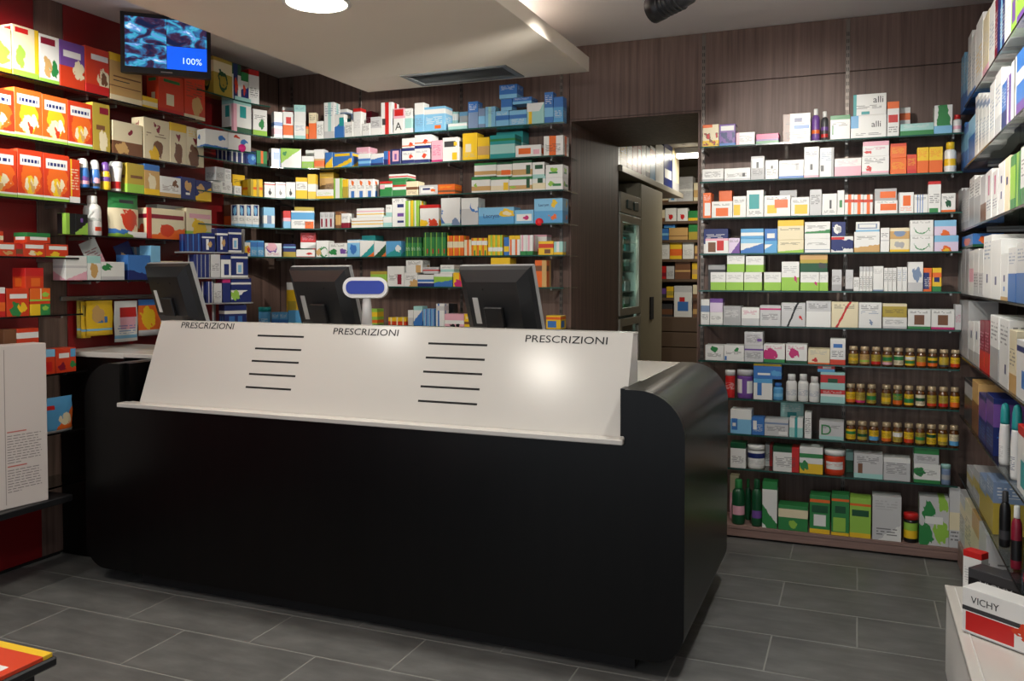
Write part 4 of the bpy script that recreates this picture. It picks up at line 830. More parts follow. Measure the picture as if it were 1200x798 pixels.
OR2 = 'o oy52,42,34 oi50,30,20 oi28,30,12 ow70,36,14 oO60,20,9 qw10,68,92,89 wn18,74,84,81 hl0-6 hi6-11'
LAI = [
 [(-40, 13, 27, 'i vl0-14 ol70,40,26 hy0-10'), (14, 45, 32, 'i vy84-100 hl0-12 qr10,86,60,96 ol30,40,20'), (45.6, 69, 42, 'w qR8,80,80,94 og76,30,18 oT40,34,20 hl0-8'), (69.5, 99, 50, 'v hO0-46 oi76,42,22 qw14,66,84,80'), (99.5, 127.6, 57, 'O qw24,74,96,86 oi78,34,24 od78,34,14 hr0-20')],
 [(-30, 16, 102, OR), (16.4, 48.4, 105, OR2), (48.8, 79, 113, OR2), (79.4, 108, 120, OR), (108.4, 128.5, 121.5, 'Y qR40,78,92,92 qd20,44,70,54 oi60,20,24')],
 [(-32, 19.5, 173, OR), (20, 50, 176, OR), (50.4, 81, 181, OR), (81.4, 93.5, 187, 'O vy8-22 hw0-14 ti30-80')],
 [(-12, 19, 284, 'O qw10,50,92,86 oT70,24,16'), (19.4, 26.6, 286, 'r hd20-60'), (27, 53, 285, 'O qw10,60,92,88 oi40,28,18 oy70,26,16'), (53.4, 80, 286.5, 'O qw14,58,94,86 oy40,24,20 hl0-8'), (31, 59, 273, 'O hg60-100 qw14,30,86,60', 'S'), (-8, 4, 271, 'O hi20-60', 'S')],
 [(-10, 6, 337, 'r hw80-100 ho20-50'), (7.5, 34, 338, 'O qw14,64,90,80 og40,24,26 oy70,30,18'), (35, 59, 353, 'y vg50-100 ol74,50,16 hO80-100'), (35, 59, 338, 'o vi50-56 ol74,50,18 hl0-14', 'S'), (29.5, 51, 314, 'O hr60-100 qo30,10,80,50', 'S')],
 [(4, 19, 386, 'd hr0-40'), (19.4, 45.5, 385, 'O qy20,20,50,60 og70,40,18 hw80-92'), (46, 64.6, 410, 'O hc70-100 qr10,10,80,50'), (65, 89, 408, 'O qw16,60,66,80 qB72,62,98,96 oR30,26,18 og84,30,14')],
 [(50, 90, 466, 'pouch|B do-30,100 qr10,66,40,78 oi70,34,18 hw0-6')]]
RW_ = ['first', 'second', 'third', 'fourth', 'fifth', 'sixth', 'seventh']
for i, it in enumerate(LAI):
    fill([(XSL, 2.2), (XSL, LA[i][1])], LA[i][0], it, '%s shelf on near red wall' % ORD[i], 'baby food packages on the red wall', 'baby_food_box', 'baby food box', maxdep=.09, inset=.008)
LBI = [
 [(128.6, 166, 66, 'T hy84-100 qd10,50,96,53 qd0,30,96,32 qD10,42,60,44 hi0-12'), (185.5, 215.3, 89, 'O qg20,80,84,88 qi30,20,60,50 hr0-10'), (215.8, 240, 90, 'O td50-84 oT60,30,24 hi0-8'), (167, 185, 114, 'y hi20-60')],
 [(131.6, 166.7, 144, 'i hd0-40 oR56,74,10 oT30,20,20'), (168, 198.6, 140, 'i oR52,82,10 td56-66 od56,28,20 oy40,12,18'), (199, 218.6, 145, 'i hy80-100 od50,26,26 oR50,70,10'), (219, 238.6, 150, 'i ty76-90 od40,24,30 oR50,70,10')],
 [(94.5, 108.8, 185, 'dome|b kw ov50,50,30 hp10-40'), (109, 121, 187, 'dome|b kw op50,50,30 hD0-30'), (121.4, 133, 189.5, 'dome|y kv hv60-100'), (133.4, 148.4, 189.5, 'cup|w kw hr10-80'), (148.8, 168.8, 192, 'Y hl0-30 qd20,50,90,60'), (169.2, 187.3, 193, 'T hb80-100 oi50,40,26 hy0-20'), (187.8, 212, 207.6, 'w td30-60 hT0-20 od70,70,16'), (212.4, 229, 208, 'n oT50,60,24 qw30,20,60,30'), (229.5, 247.6, 212, 'n dy20,50 oT30,60,22')],
 [(77, 88, 250, 'k vl0-40'), (88.4, 103, 251, 'k dl10,50 qv40,60,60,80'), (105, 125, 229, 'bot|w kw qO36,4,88,30 tG60-84', ''), (131.6, 166.7, 227, 'pouch|i hg66-100 oO60,40,26 db20,-10 dl6,6 qD30,78,80,86'), (150, 172, 272, 'w hs0-20'), (173, 216.5, 245, 'i do10,30 qr0,0,10,100 qR10,66,96,80 oO50,30,20'), (184, 215.5, 241, 'w tr40-60', 'B'), (218.5, 248, 245, 'i hl8-30 oy50,36,30 qp10,70,96,84')],
 [(76.5, 102, 300, 'w hs50-60 dp0,40'), (102.4, 118, 300, 'w oT50,40,30 hA70-100'), (118.4, 146, 307, 'w og24,70,20 hs0-20'), (150, 176, 299, 'b dn40,-20'), (176.4, 188, 288, 'c ok50,40,16 hw0-30'), (188.4, 215, 306, 'i td20-80 hg0-16', 'x4'), (215.5, 224, 309, 'A hw20-60')]]
for i, it in enumerate(LBI):
    fill([(XSL, LB[i][1]), (XSL, 4.125)], LB[i][0], it, '%s shelf on far red wall' % ORD[i], 'packages on the red wall', 'snack_box', 'package', maxdep=.09, inset=.008)
# leaning leaflets on the fifth shelf
def leaflet(px0, px1, ybot, ytop, lean_px, des, label, off):
    pth = [(XSL, 3.29), (XSL, 4.125)]
    a, _ = hit(pth, px0, ybot, off); b, _ = hit(pth, px1, ybot, off); zb = LB[4][0]+.002
    ht = hit(pth, (px0+px1)/2, ytop, off)[1]-zb
    w = (b-a).length; t = .006
    V, F, U = chamfer_data(w, t, ht, .001)
    o = mesh_obj('leaflet', V, F, design_mat(des), None, U); c = (a+b)/2
    o.location = (c.x, c.y, zb+.001); o.rotation_euler = (R(-8), R(lean_px), R(90)); tag(o, label, 'leaflet', 'leaflets on the red wall shelf')
leaflet(113, 132, 325, 279, -22, 's dp20,40 hw0-12 tR50-80', 'white and maroon leaflet leaning on the fifth shelf of the red wall', .10)
leaflet(150, 168, 325, 283, -20, 'n dw-40,80 oT40,60,16', 'navy leaflet leaning on the fifth shelf of the red wall', .10)
leaflet(146, 176, 326, 289, 0, 'c vb20-30 vw50-60 vb76-84', 'pale blue striped leaflet standing on the fifth shelf of the red wall', .13)
# rail with hanging pouches
yh0, yh1 = atX(90, 350, -3.85).y, atX(203, 350, -3.85).y; zh = atX(140, 349, -3.85).z
hr = empty('hanging_rail', (XL, (yh0+yh1)/2, zh)); tag(hr, 'metal rail with hooks on the red wall below the fifth shelf', 'rail')
q = box('bar', (XL+.001, yh0, zh-.012), (XL+.02, yh1, zh+.012), M_METAL, hr, .002); q.location = -hr.location
PCH = [(92, 101, 396, 'Y hc20-26 ty60-80', .00), (97, 108, 396, 'y hc18-24 qY10,60,80,90', .018), (103, 134, 393, 'y hc14-20 qb34,36,74,54 oT40,60,24', .04), (136, 163, 400, 'w qp20,30,86,70 qr20,60,94,84 hc8-16 tb20-40', .05), (164, 190, 393, 'o hb84-100 oy40,50,30 hs0-16', .04), (186, 204, 388, 'y hn70-100 qw0,30,50,60', .02)]
def hang_x(px, py, X): return atX(px, py, X)
for i, (x0, x1, yb, des, dx) in enumerate(PCH):
    X = XL+.045+dx
    a, b = atX(x0, 360, X), atX(x1, 360, X); zb = atX((x0+x1)/2, yb, X).z; zt = zh-.012-.006*i % .01
    w = b.y-a.y
    o = make_item('pouch', 'hanging_pouch', w, zt-zb, .03, des, (X, (a.y+b.y)/2, zb), R(90))
    tag(o, '%s pouch hanging %s from left on the rail' % (words_of(des), ORD[i]), 'pouch', 'pouches hanging on the red wall')
    hk = tube('hook', [(XL+.02, (a.y+b.y)/2, zh), (X-.0, (a.y+b.y)/2, zh-.002), (X+.008, (a.y+b.y)/2, zh+.008)], .0018, M_METAL, hr, 6); hk.location = -hr.location
# corner display stand with tiers of dark blue blister packs
ST_P = [(-3.64, 3.95), (-3.52, 4.25), (-3.36, 4.50)]
M_CLEAR = plain('stand_grey', (150, 152, 154), .4)
stand = empty('blister_stand', (-3.72, 4.3, 1.0)); tag(stand, 'grey tiered stand of dark blue blister packs in the corner', 'display stand')
tiers = [(215, 286, 295), (226, 292, 325), (240, 297, 354.5), (258, 292, 384)]
for ti, (x0, x1, yb) in enumerate(tiers):
    p0, z0_ = hit(ST_P, x0, yb); p1, z1_ = hit(ST_P, x1, yb); z = (z0_+z1_)/2
    mid = (p0+p1)/2; d = p1-p0; rz = math.atan2(d.y, d.x); w = d.length
    V, F, U = chamfer_data(w, .12, .008, .001)
    V = [Matrix.Rotation(rz, 3, 'Z') @ Vector(v)+Vector((mid.x, mid.y, z-.009)) for v in V]
    q = mesh_obj('tier', V, F, M_CLEAR, stand, U); q.location = -stand.location
    pth = [tuple(p0), tuple(p1)]
    NV, NW = 'n hw72-80 qw30,10,50,66 oT60,40,16', 'n hw76-84 hw0-8 qw30,14,70,60 qc40,20,60,50'
    sets = [[(217, 236, 274, 'n vb40-60', 'x3'), (237, 252, 273, NV), (254.4, 267, 268, NV), (268, 283, 268, NW)],
            [(227, 246, 298, 'n ve80-100', 'x4'), (247, 258, 298, 's tD30-60'), (259, 270.5, 299, 'w qn30,10,80,60 hn80-100'), (271, 290.5, 296, NW)],
            [(242, 250, 330, 'n vw60-80', 'x2'), (250.5, 260, 332, 's tD20-60'), (261, 270, 327, 'n hm84-100'), (271, 294.5, 326, 'n hw0-50 dn10,50 ol20,30,20 hw74-82')],
            [(263, 289, 357, 'n hw60-74 qb20,10,46,50 qb60,10,80,50')]][ti]
    fill(pth, z-.0005, sets, '%s tier of the corner stand' % ORD[ti], 'blister packs on the corner stand', 'blister_pack', 'blister pack', maxdep=.08, inset=.01)
pz = [hit(ST_P, 255, y)[1] for y in (270, 400)]
p0, _ = hit(ST_P, 250, 300, .13); p1, _ = hit(ST_P, 285, 300, .13); d = (p1-p0).normalized()
for p in (p0, p1):
    q = box('upright', (p.x-.008, p.y-.008, 0), (p.x+.008, p.y+.008, pz[0]+.02), M_CLEAR, stand, .001); q.location = -stand.location
# ------------------------------------------------------------------ television on the red wall
ta, tb = atX(141, 50, -3.74), atX(247, 50, -3.40)
tv = empty('television', ((ta.x+tb.x)/2, (ta.y+tb.y)/2, 2.77), math.atan2(tb.y-ta.y, tb.x-ta.x)); tag(tv, 'flat television showing pictures and a blue field, high on the red wall', 'television')
tw = (tb-ta).to_2d().length; ztop = 2.945; zbot = atX(247, 92, -3.40).z; th_ = ztop-zbot
tv.location.z = zbot
tv.rotation_euler.x = 0
prism('casing', [(-tw/2, 0), (tw/2, 0), (tw/2, th_), (-tw/2, th_)], 1, 0, .05, M_BLACKP, tv)
def tv_mat():
    m, N, L, b = nmat('television_picture')
    N.remove(b); out = N['Material Output']; em = N.new('ShaderNodeEmission'); em.inputs[1].default_value = 1.0
    uv = N.new('ShaderNodeUVMap'); n1 = N.new('ShaderNodeTexNoise'); n1.inputs['Scale'].default_value = 2.6; n1.inputs['Detail'].default_value = 3; n1.inputs['Distortion'].default_value = .8
    L.new(uv.outputs[0], n1.inputs[0])
    cr = N.new('ShaderNodeValToRGB'); e = cr.color_ramp.elements
    e[0].position = .36; e[0].color = (.01, .015, .05, 1); e[1].position = .70; e[1].color = (.55, .75, .95, 1)
    for p, c in ((.45, (.045, .02, .05)), (.52, (.03, .12, .28)), (.58, (.05, .35, .5)), (.64, (.12, .25, .6))):
        q = e.new(p); q.color = (*c, 1)
    L.new(n1.outputs[0], cr.inputs[0]); L.new(cr.outputs[0], em.inputs[0]); L.new(em.outputs[0], out.inputs[0])
    return m
TVM = tv_mat(); TVB = plain('television_blue', (20, 92, 235), .3, emit=.75)
bw = .022; sw, sh, s0 = tw-2*bw, th_-bw-.035, .035
def tvq(nm, u0, v0, u1, v1, m, k):
    V = [(-sw/2+sw*u0, -.001, s0+sh*v0), (-sw/2+sw*u1, -.001, s0+sh*v0), (-sw/2+sw*u1, -.001, s0+sh*v1), (-sw/2+sw*u0, -.001, s0+sh*v1)]
    V += [(x, -.0001, z) for x, y, z in V]
    return mesh_obj(nm, V, [(0, 1, 2, 3), (4, 7, 6, 5), (0, 4, 5, 1), (1, 5, 6, 2), (2, 6, 7, 3), (3, 7, 4, 0)], m, tv, [(u+k*.37, v+k*.61) for u, v in [(0, 0), (1, 0), (1, 1), (0, 1)]]+[(0, 0)]*20)
tvq('picture', 0, .47, .50, 1, TVM, 1); tvq('picture', .505, .47, 1, 1, TVM, 2); tvq('picture', 0, 0, .50, .463, TVM, 3); tvq('picture', .505, 0, 1, .463, TVB, 0)
t = text('lettering', '100%', .05, plain('tv_white', (200, 225, 255), .5, emit=.9), basis((sw*.31, -.0018, s0+sh*.18), (1, 0, 0), (0, 0, 1)), tv)
box('logo_strip', (-.03, -.001, .012), (.03, 0, .018), M_METAL, tv)
box('wall_arm', (-.05, .05, th_*.4), (.05, .16, th_*.6), M_BLACKP, tv, .003)
# ------------------------------------------------------------------ white cardboard display with printed text, bottom left
zb = LA[7][0]
bx = tag(box('black_shelf', (XL+.004, 2.1, zb-.045), (-3.585, 3.07, zb-.012), M_BLACKP, None, .004), 'thick black-edged shelf carrying the white cardboard display', 'shelf')
a, b = atX(-60, 580, -3.66), atX(57, 580, -3.60)
cd = empty('cardboard_display', ((a.x+b.x)/2, (a.y+b.y)/2, zb-.0115), math.atan2(b.y-a.y, b.x-a.x)); tag(cd, 'large white cardboard display panel with small printed text, at the left edge', 'display')
w = (b-a).to_2d().length; h = atX(50, 402, -3.60).z-(zb-.0115)
q = carton('panel_box', w, .10, h, plain('white_card', (206, 196, 190), .6), cd, .003)
fold = box('fold_line', (w/2-w*.452, -.0008, .02), (w/2-w*.446, .001, h-.02), plain('fold_grey', (150, 140, 134), .6), cd)
def para(z0, n, name):
    bm = bmesh.new()
    for k in range(n):
        x1 = w/2-.03-(random.uniform(0, .02) if k < n-1 else .1)
        x = w/2-w*.43
        while x < x1:
            ww = random.uniform(.012, .035); bmbox(bm, (x, -.0006, z0-k*.0125), (min(x+ww, x1), .0004, z0-k*.0125+.0035)); x += ww+.006
    o = bm_obj(name, bm, plain('text_grey', (128, 120, 118), .6), cd); o['kind'] = 'stuff'; return o
para(.335, 11, 'printed_text'); para(.175, 9, 'printed_text')
for zz in (.352, .192): box('heading_text', (w/2-w*.43, -.0007, zz), (w/2-w*.43+.09, .0004, zz+.006), plain('text_red', (190, 110, 100), .6), cd)
# low black display table at the bottom left corner of the view
zt_ = .45; c_ = atZ(68, 768, zt_)
dt = empty('display_table', (c_.x-.5, c_.y-.4, 0)); tag(dt, 'low black-edged display table, only its corner in view at bottom left', 'table')
for nm, lo, hi, m, cc in (('top', (c_.x-1.0, c_.y-.8, zt_-.028), (c_.x, c_.y, zt_), M_BLACKP, .006), ('leg', (c_.x-.08, c_.y-.08, 0), (c_.x-.04, c_.y-.04, zt_-.0285), M_BLACKP, .002), ('leg', (c_.x-.98, c_.y-.08, 0), (c_.x-.94, c_.y-.04, zt_-.0285), M_BLACKP, .002), ('leg', (c_.x-.08, c_.y-.78, 0), (c_.x-.04, c_.y-.74, zt_-.0285), M_BLACKP, .002), ('leg', (c_.x-.98, c_.y-.78, 0), (c_.x-.94, c_.y-.74, zt_-.0285), M_BLACKP, .002)):
    q = box(nm, lo, hi, m, dt, cc); q.location = -dt.location
for k, (dx, des) in enumerate(((.006, 'O qw40,30,86,64 qn46,42,80,50 oi20,70,16 hy90-100'), (.225, 'O qw30,40,80,70 qn36,50,74,58 oi30,20,16'))):
    wv, dv = .21, .30
    V = [(-wv/2, 0, 0), (wv/2, 0, 0), (wv/2, dv, 0), (-wv/2, dv, 0)]; hb = .006
    V2, F2, U2 = chamfer_data(wv, dv, .012, .001)
    U3 = []
    i = 0
    for f in F2:
        for j in f: U3.append((V2[j][0]/wv+.5, V2[j][1]/dv))
    o = mesh_obj('baby_food_packet', V2, F2, design_mat(des), None, U3); o.location = (c_.x-dx-wv/2, c_.y-dv-.012, zt_+.0005)
    tag(o, ['orange packet lying at the corner of the low display table', 'orange packet lying second from the corner of the low display table'][k], 'packet', 'orange packets on the low display table')
# ------------------------------------------------------------------ shelves on the right wall
XSR = .50
RWP = [(XSR, 4.93), (XSR, 2.2)]
RWZ = [2.366, 2.05, 1.734, 1.408, 1.09, .785, .480]
for i, z in enumerate(RWZ):
    ye = 3.08 if i == 6 else 2.2
    glass_shelf([RWP[0], (XSR, ye)], [(XR-.004, ye), (XR-.004, 4.93)], z, '%s glass shelf from the top on the right wall' % ORD[i], [((XSR+.08, y-.006, z-.022), (XR-.001, y+.006, z-.0085)) for y in (3.3, 4.7)], M_DGLASS, M_DEDGE, group='glass shelves on the right wall')
RWI = [
 [(1126.8, 1134.5, 65, 'c hb0-30 tw50-90', 'x2'), (1134.8, 1144, 40, 'w tu20-70 hb0-12', 'x2'), (1144.3, 1152, 22, 'w ty20-60'), (1152.3, 1159.6, 17, 'i tw30-70 hp0-16'), (1160, 1166, 4, 'w tu30-70'), (1166.3, 1172, -4, 'R tw20-80 vn60-100'), (1172.3, 1178, -8, 'n vc20-50 tw20-80'), (1178.3, 1185, -18, 'w te20-60'), (1185.4, 1192, -26, 'l qv20,20,80,60 tw70-90'), (1192.4, 1204, -40, 'v hl20-50 tw60-90')],
 [(1126.8, 1135, 146, 'b hc40-80', 'x2'), (1135.2, 1143, 138, 'c hb0-60'), (1143.3, 1160, 112, 'w tu20-60 hu80-90', 'x4'), (1160.4, 1166, 97, 'w tu20-70'), (1166.4, 1174, 84, 'w hs0-30 tu50-80'), (1174.3, 1179.6, 97, 'b hn0-40 tw50-90'), (1180, 1185, 88, 'v vw20-50 tn60-90'), (1185.3, 1191.6, 70, 'w vD60-80'), (1192, 1205, 56, 'b hw50-70 hv0-20')],
 [(1123, 1136, 222, 's tw30-80 he0-20', 'x3'), (1136.3, 1149, 208, 'w he0-60 tD60-90', 'x2'), (1149.4, 1155.4, 206, 's hd0-40'), (1155.8, 1170, 200, 'w qm40,50,60,90 tn20-40', 'x2'), (1170.4, 1177.6, 190, 'w qn40,60,60,74 qn40,30,60,44'), (1178, 1184, 184, 'i qn30,50,60,64'), (1184.4, 1190, 182, 'g hl20-80'), (1190.4, 1196, 178, 'g vl30-60'), (1196.4, 1206, 170, 'w hg0-30 tD50-80')],
 [(1123, 1136, 292, 's tw40-90 he0-100', 'x3'), (1136.3, 1141, 294, 'w hp30-60'), (1141.4, 1153, 292, 's tD20-70 hw50-100', 'x2'), (1127.5, 1140, 276, 'b oo50,50,30 hG0-20', 'S'), (1153.4, 1162, 276, 'w qn40,24,58,38 tu60-90'), (1162.4, 1173, 281, 'w qn40,24,58,38'), (1173.4, 1181.2, 297, 'w qn40,40,60,54 qb40,20,60,30 hT0-8'), (1181.6, 1191, 290, 'w hb0-52 tu70-90'), (1191.4, 1206, 284, 'w hb0-50 tu70-90')],
 [(1124.5, 1135, 352, 's tD20-40 he0-100', 'x2'), (1135.4, 1148, 377, 'w qn40,60,60,78 he0-30', 'x2'), (1148.4, 1160, 376, 'R tp30-80 hr0-40', 'x2'), (1160.4, 1171, 370, 'w he0-50 tD60-90'), (1171.4, 1183, 374, 'w qn60,20,76,34 tD60-90'), (1183.4, 1191, 387, 'i hT0-30 tD40-70'), (1191.4, 1208, 400, 'w qb40,20,80,50 hn80-90')],
 [(1131, 1139, 445, 'D he60-90'), (1139.3, 1146.6, 447, 'T hd0-60'), (1147, 1165, 463, 'n hv50-90 tb10-40', 'x2'), (1165.4, 1178, 472, 'dome|w kt te10-60'), (1178.4, 1192, 474, 'dome|w kt tn10-60'), (1192.4, 1214, 505, 'w qt20,10,60,50 hr86-100')],
 [(1133, 1148, 550, 'e hY40-70 tw16-30', 'x2'), (1148.4, 1164.6, 559, 'u hY0-60 tw70-90', 'x2'), (1165, 1178, 575, 'bot|k kD hD10-50'), (1179, 1191.6, 592, 'bot|R kw hk10-90'), (1192, 1208, 625, 'bot|k kr hR20-60')]]
for i, it in enumerate(RWI):
    fill(RWP, RWZ[i], it, '%s shelf on right wall' % ORD[i], 'cosmetics on the right wall shelves', 'cosmetic_box', 'cosmetic box', maxdep=.13, inset=.008)
# bottom deck of the right wall with small boxes
dk = tag(box('floor_deck', (XSR, 3.70, .012), (XR-.002, 4.92, .13), M_PLINTH, None, .003), 'low wood deck under the right wall shelves', 'plinth')
fill([(XSR, 4.93), (XSR, 3.70)], .13, [(1123.5, 1131, 580, 's tD20-60 hi60-80'), (1131.3, 1139, 590, 'i tD30-70'), (1139.3, 1147, 603, 'T hi30-70'), (1147.3, 1156, 618, 's tD20-60')], 'low deck under right wall shelves', 'cosmetics on the right wall shelves', 'cosmetic_box', 'cosmetic box', maxdep=.1)
# white low cabinet with boxed cosmetics at the right edge
zk = .33
VH1, VH2, VROT = .148, .127, -38
xk = atZ(1107, 685, zk); 
wc = empty('white_cabinet', (xk.x+.25, 2.6, 0)); tag(wc, 'low white display cabinet at the right edge of the picture', 'cabinet')
for nm, lo, hi, m in (('body', (xk.x+.006, 1.4, .0), (XR-.01, xk.y-.006, zk-.022), M_WHITEMAT), ('top', (xk.x, 1.395, zk-.0215), (XR-.01, xk.y, zk), M_WHITE), ('rim', (xk.x+.03, 1.4, zk+.0003), (xk.x+.034, xk.y-.03, zk+.004), M_WHITEMAT)):
    q = box(nm, lo, hi, m, wc, .002); q.location = -wc.location
def cosm(px0, yb, ht, w, rot, dep, des, label, txts, z=zk+.0045):
    a = atZ(px0, yb, z); d = Vector((math.cos(R(rot)), math.sin(R(rot)), 0)); c = a+d*(w/2)
    o = carton('cosmetic_box', w, dep, ht, design_mat(des)); o.location = (c.x, c.y, z+.0003); o.rotation_euler.z = R(rot)
    tag(o, label, 'box', 'boxed cosmetics on the white cabinet')
    for s, u, v, hh, c in txts:
        t = text('lettering', s, 1, plain('ink_'+c, PAL[c][0], .5), Matrix.Identity(4)); by = [q.co.y for q in t.data.vertices]; k = ht*hh/(max(by)-min(by))
        t.data.transform(basis((w*(u-.5), -.0006, ht*v), (1, 0, 0), (0, 0, 1)) @ Matrix.Diagonal((k, k, 1, 1))); t.parent = o
    return o
cosm(1127, 739, VH1, .315, VROT, .085, 'w hD50-60 qr4,6,54,48 oO78,44,24 oy78,40,13 hs0-3', 'white and red cosmetic box lettered VICHY standing on the white cabinet', [('VICHY', .24, .76, .15, 'D')])
cosm(1134, 706, VH2, .25, VROT, .08, 'k hD74-100 qr44,10,92,44', 'black cosmetic box lettered VICHY behind the white one', [('VICHY', .4, .6, .22, 'e')])
cosm(1128, 690, .15, .07, VROT, .045, 'w hr84-100 te20-60', 'narrow white cosmetic box with red top at the back of the cabinet', [])
# ------------------------------------------------------------------ stock room seen through the passage
XF = -1.70
def yF(px, X=XF): return atX(px, 300, X).y
fy0, fy1, ky1 = PY+.05, yF(751), yF(776)
fr = empty('glass_fridge', (XF-.3, (fy0+fy1)/2, 0)); tag(fr, 'tall pharmacy fridge with glass door and green switches in the passage', 'fridge')
def frp(o): o.location = -fr.location; return o
ztf, zsp = atX(722, 222, XF).z, atX(724, 373, XF).z
frp(box('side', (XF-.6, fy0, 0), (XF-.02, fy0+.03, ztf), M_STEEL, fr)); frp(box('side', (XF-.6, fy1-.03, 0), (XF-.02, fy1, ztf), M_STEEL, fr)); frp(box('back', (XF-.6, fy0, 0), (XF-.57, fy1, ztf), M_STEEL, fr))
zhd = ztf-.16
frp(box('liner', (XF-.56, fy1-.035, .1), (XF-.03, fy1-.0302, zhd-.005), plain('fridge_liner', (188, 204, 196), .4), fr))
frp(box('control_panel', (XF-.6, fy0+.001, zhd), (XF, fy1-.001, ztf), M_STEEL, fr, .004))
for yy in (fy0+.25, fy1-.2): frp(box('switch', (XF, yy-.07, zhd+.04), (XF+.012, yy+.07, zhd+.11), plain('switch_green', (20, 50, 40), .4), fr, .003))
for z0, z1 in ((zsp+.012, zhd-.01), (.12, zsp-.012)):
    dr = empty('door', (0, 0, 0)); dr.parent = fr; frp(dr)
    for lo, hi in (((fy0, z0), (fy0+.06, z1)), ((fy1-.06, z0), (fy1, z1)), ((fy0+.06, z0), (fy1-.06, z0+.06)), ((fy0+.06, z1-.06), (fy1-.06, z1))):
        box('door_frame', (XF-.03, lo[0], lo[1]), (XF, hi[0], hi[1]), M_STEEL, dr, .002)
    box('pane', (XF-.018, fy0+.06, z0+.06), (XF-.012, fy1-.06, z1-.06), M_PANE, dr)
for k in range(5):
    z = 1.20+k*.165
    frp(box('rack', (XF-.56, fy0+.032, z), (XF-.05, fy1-.032, z+.01), M_METAL, fr))
    for j in range(3):
        y = fy0+.08+j*.18; des = ['G hg40-80', 'A hG0-40', 'w hg20-50', 't hG50-90', 's tD20-60'][(k*2+j) % 5]
        o = carton('chilled_box', .14, .12, .085+.015*((k+j) % 3), design_mat(des)); o.location = (XF-.075, y+.06, z+.0105); o.rotation_euler.z = R(90)
        tag(o, '%s box inside the glass fridge, %s rack up, %s along' % (words_of(des), ORD[k], ORD[j]), 'box', 'boxes in the glass fridge')
for zz in (1.42, 1.76):  # point lights added inside the fridge to brighten its dark interior
    fi = bpy.data.lights.new('fridge_lamp', 'POINT'); fi.shadow_soft_size = .03; fi.energy = 2.2; fi.color = (.8, 1, .9)
    fio = bpy.data.objects.new('fridge_light', fi); COL.objects.link(fio); fio.parent = fr; fio.location = Vector((XF-.04, fy0+.12, zz))-fr.location
tc_ = empty('tall_cabinet', (XF-.3, (fy1+ky1)/2, 0)); tag(tc_, 'tall beige cabinet beside the fridge in the stock room', 'cabinet')
def tcp(o): o.location = -tc_.location; return o
zct = atX(760, 226, XF).z+.06
tcp(box('body', (XF-.6, fy1+.004, 0), (XF-.02, ky1, zct), M_BEIGE, tc_)); tcp(box('door', (XF-.0198, fy1+.006, .05), (XF, ky1-.004, zct-.006), M_BEIGE, tc_, .003))
hp = atX(763, 361, XF); tcp(box('handle', (XF, hp.y-.06, hp.z-.10), (XF+.012, hp.y+.06, hp.z+.10), M_SLOT, tc_, .004))
# shelf above fridge and cabinet
y_s0, y_s1 = PY+.05, yF(799)
zs = atX(722, 190, XF).z
s_ = tag(box('overhead_shelf', (XF-.6, y_s0, zs-.05), (XF, y_s1, zs), M_BEIGE, None, .003), 'long beige shelf above the fridge holding folders', 'shelf')
box('front_lip', (XF-.001, y_s0, zs-.055), (XF+.012, y_s1, zs-.005), M_STEEL, s_, .004)
SHP = [(XF, y_s0), (XF, y_s1)]
fill(SHP, zs, [(723, 727, 160, 'w te20-60'), (727.3, 735, 162, 'y hY0-30 tw50-80'), (735.3, 741, 165, 'w hy0-20 te40-80'), (741.3, 747, 165, 'O hw20-40'), (747.3, 752, 168, 'r qw20,50,80,80'), (752.3, 757, 166, 'w ve40-60'), (757.3, 762, 172, 'D hw20-60'), (762.3, 768, 172, 'w hB0-50 ho70-90'), (768.4, 778, 168, 'w ts40-80'), (778.4, 788, 168, 'n qw10,66,90,86 qw10,20,90,40'), (788.4, 796, 172, 'i he0-20')], 'shelf above the fridge', 'folders above the fridge', 'folder', 'folder', maxdep=.2, inset=.02)
# far shelving with stock
YS = 9.35
M_SHB = plain('stock_shelf_board', (92, 72, 54), .6)
fs = empty('stock_shelving', (-1.7, YS+.2, 0)); tag(fs, 'brown open shelving full of stock at the far end of the stock room', 'shelving')
def fsp(o): o.location = -fs.location; return o
SY = [236, 259, 281, 303.5, 327, 349, 372]
SZ = [atY(795, y, YS).z for y in SY]
gx0, gx1 = atY(789.5, 350, YS).x, atY(811.5, 350, YS).x
for k, z in enumerate(SZ+[.5, .1]):
    for x0, x1 in (((-2.45, gx0), (gx1, -.75)) if k == 5 else ((-2.45, -.75),)): fsp(box('board', (x0, YS, z-.03), (x1, YS+.45, z), M_SHB, fs))
for x in (-2.47, -.76): fsp(box('side_panel', (x, YS, 0), (x+.02, YS+.45, 2.60), M_SHB, fs))
fsp(box('back_panel', (-2.47, YS+.451, 0), (-.74, YS+.47, 2.60), M_SHB, fs))
for k in range(3): fsp(box('drawer_front', (-2.44, YS+.001, .55+k*.17), (-.77, YS+.02, .71+k*.17), M_SHB, fs, .004))
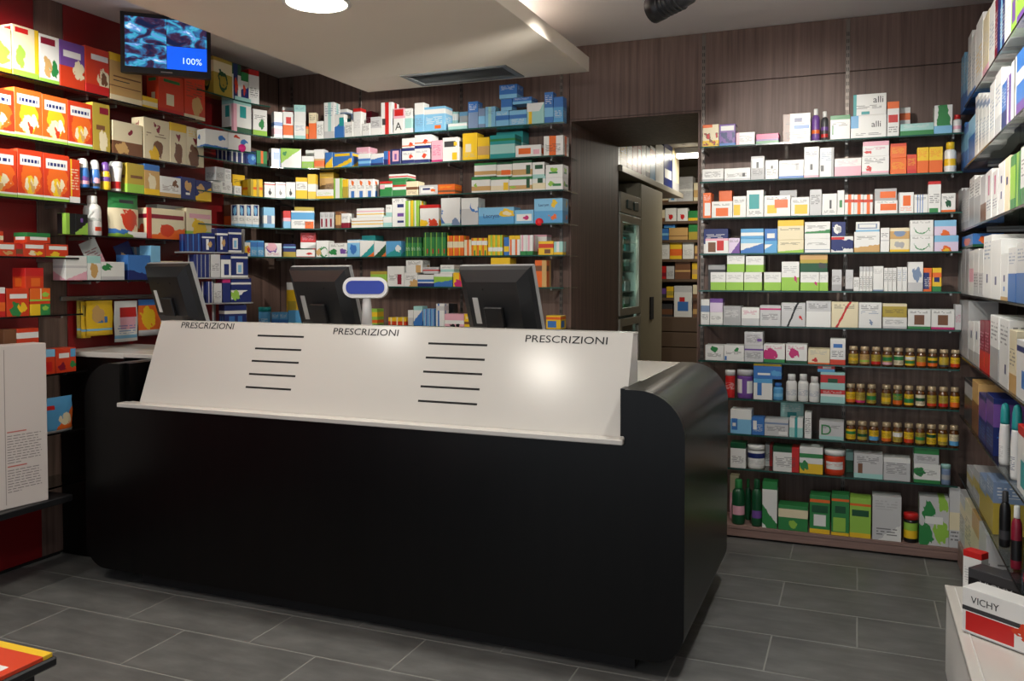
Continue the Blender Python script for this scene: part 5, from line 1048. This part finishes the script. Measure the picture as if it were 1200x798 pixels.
STK = [[(770, 783, 228, 'd hi20-60'), (783.5, 793, 227, 'w qB30,20,70,70'), (793.5, 812, 207, 's te20-80 hw40-50'), (813, 826, 214, 'i hT20-60')],
       [(770, 779, 246, 'i hd0-30'), (779.5, 792.5, 244, 'w or50,35,20'), (793.5, 806, 244, 'w or50,35,20'), (806.5, 820, 247, 'g hy0-30')],
       [(770, 783.5, 268, 'b hc40-60'), (784, 806, 267, 'T hd30-36'), (778, 791, 260, 'B hb20-60', 'S'), (807, 820, 258, 'Y hg40-80')],
       [(770, 784.5, 285, 'w te20-60'), (785, 799, 284, 'y ho20-60'), (800, 813, 284, 'w te20-60'), (814, 826, 288, 'T hd20-40')],
       [(770, 780.5, 312, 'r hR20-50'), (781, 790, 312, 's tD20-60'), (791, 809, 306, 'd hT40-50'), (811, 824, 308, 'y hT30-60')],
       [(770, 780.5, 338, 'v hD0-40'), (781, 789, 336, 'y hY20-60'), (812, 826, 334, 'i hd0-30')],
       [(770, 788, 356, 'D hd20-60'), (790, 811, 335, 'w qb20,20,80,50 qr30,50,60,64 hs80-100'), (812, 826, 352, 'd hT20-50')]]
for i, it in enumerate(STK):
    fill([(-2.4, YS), (-.8, YS)], SZ[i], it, '%s shelf of far stock room' % ORD[i], 'stock on the far shelving', 'stock_box', 'stock box', maxdep=.2, inset=.02)
# fluorescent lamp
la, lb = atY(795, 200, 8.6), atY(830, 197, 8.6)
fl_ = empty('fluorescent_lamp', (-1.35, 8.6, 2.70)); tag(fl_, 'lit fluorescent tube lamp on the stock room ceiling', 'ceiling light')
box('housing', (-.35, -.05, .02), (.35, .05, .079), M_WHITEMAT, fl_, .004); box('diffuser', (-.34, -.045, -.02), (.34, .045, .0195), plain('tube_glow', (255, 250, 235), .5, emit=8), fl_, .01)
ld = bpy.data.lights.new('tube', 'AREA'); ld.shape = 'RECTANGLE'; ld.size = .66; ld.size_y = .08; ld.energy = 12; ld.color = (1, .93, .8)
l = bpy.data.objects.new('tube_light', ld); COL.objects.link(l); l.parent = fl_; l.location = (.15, 0, -.03)
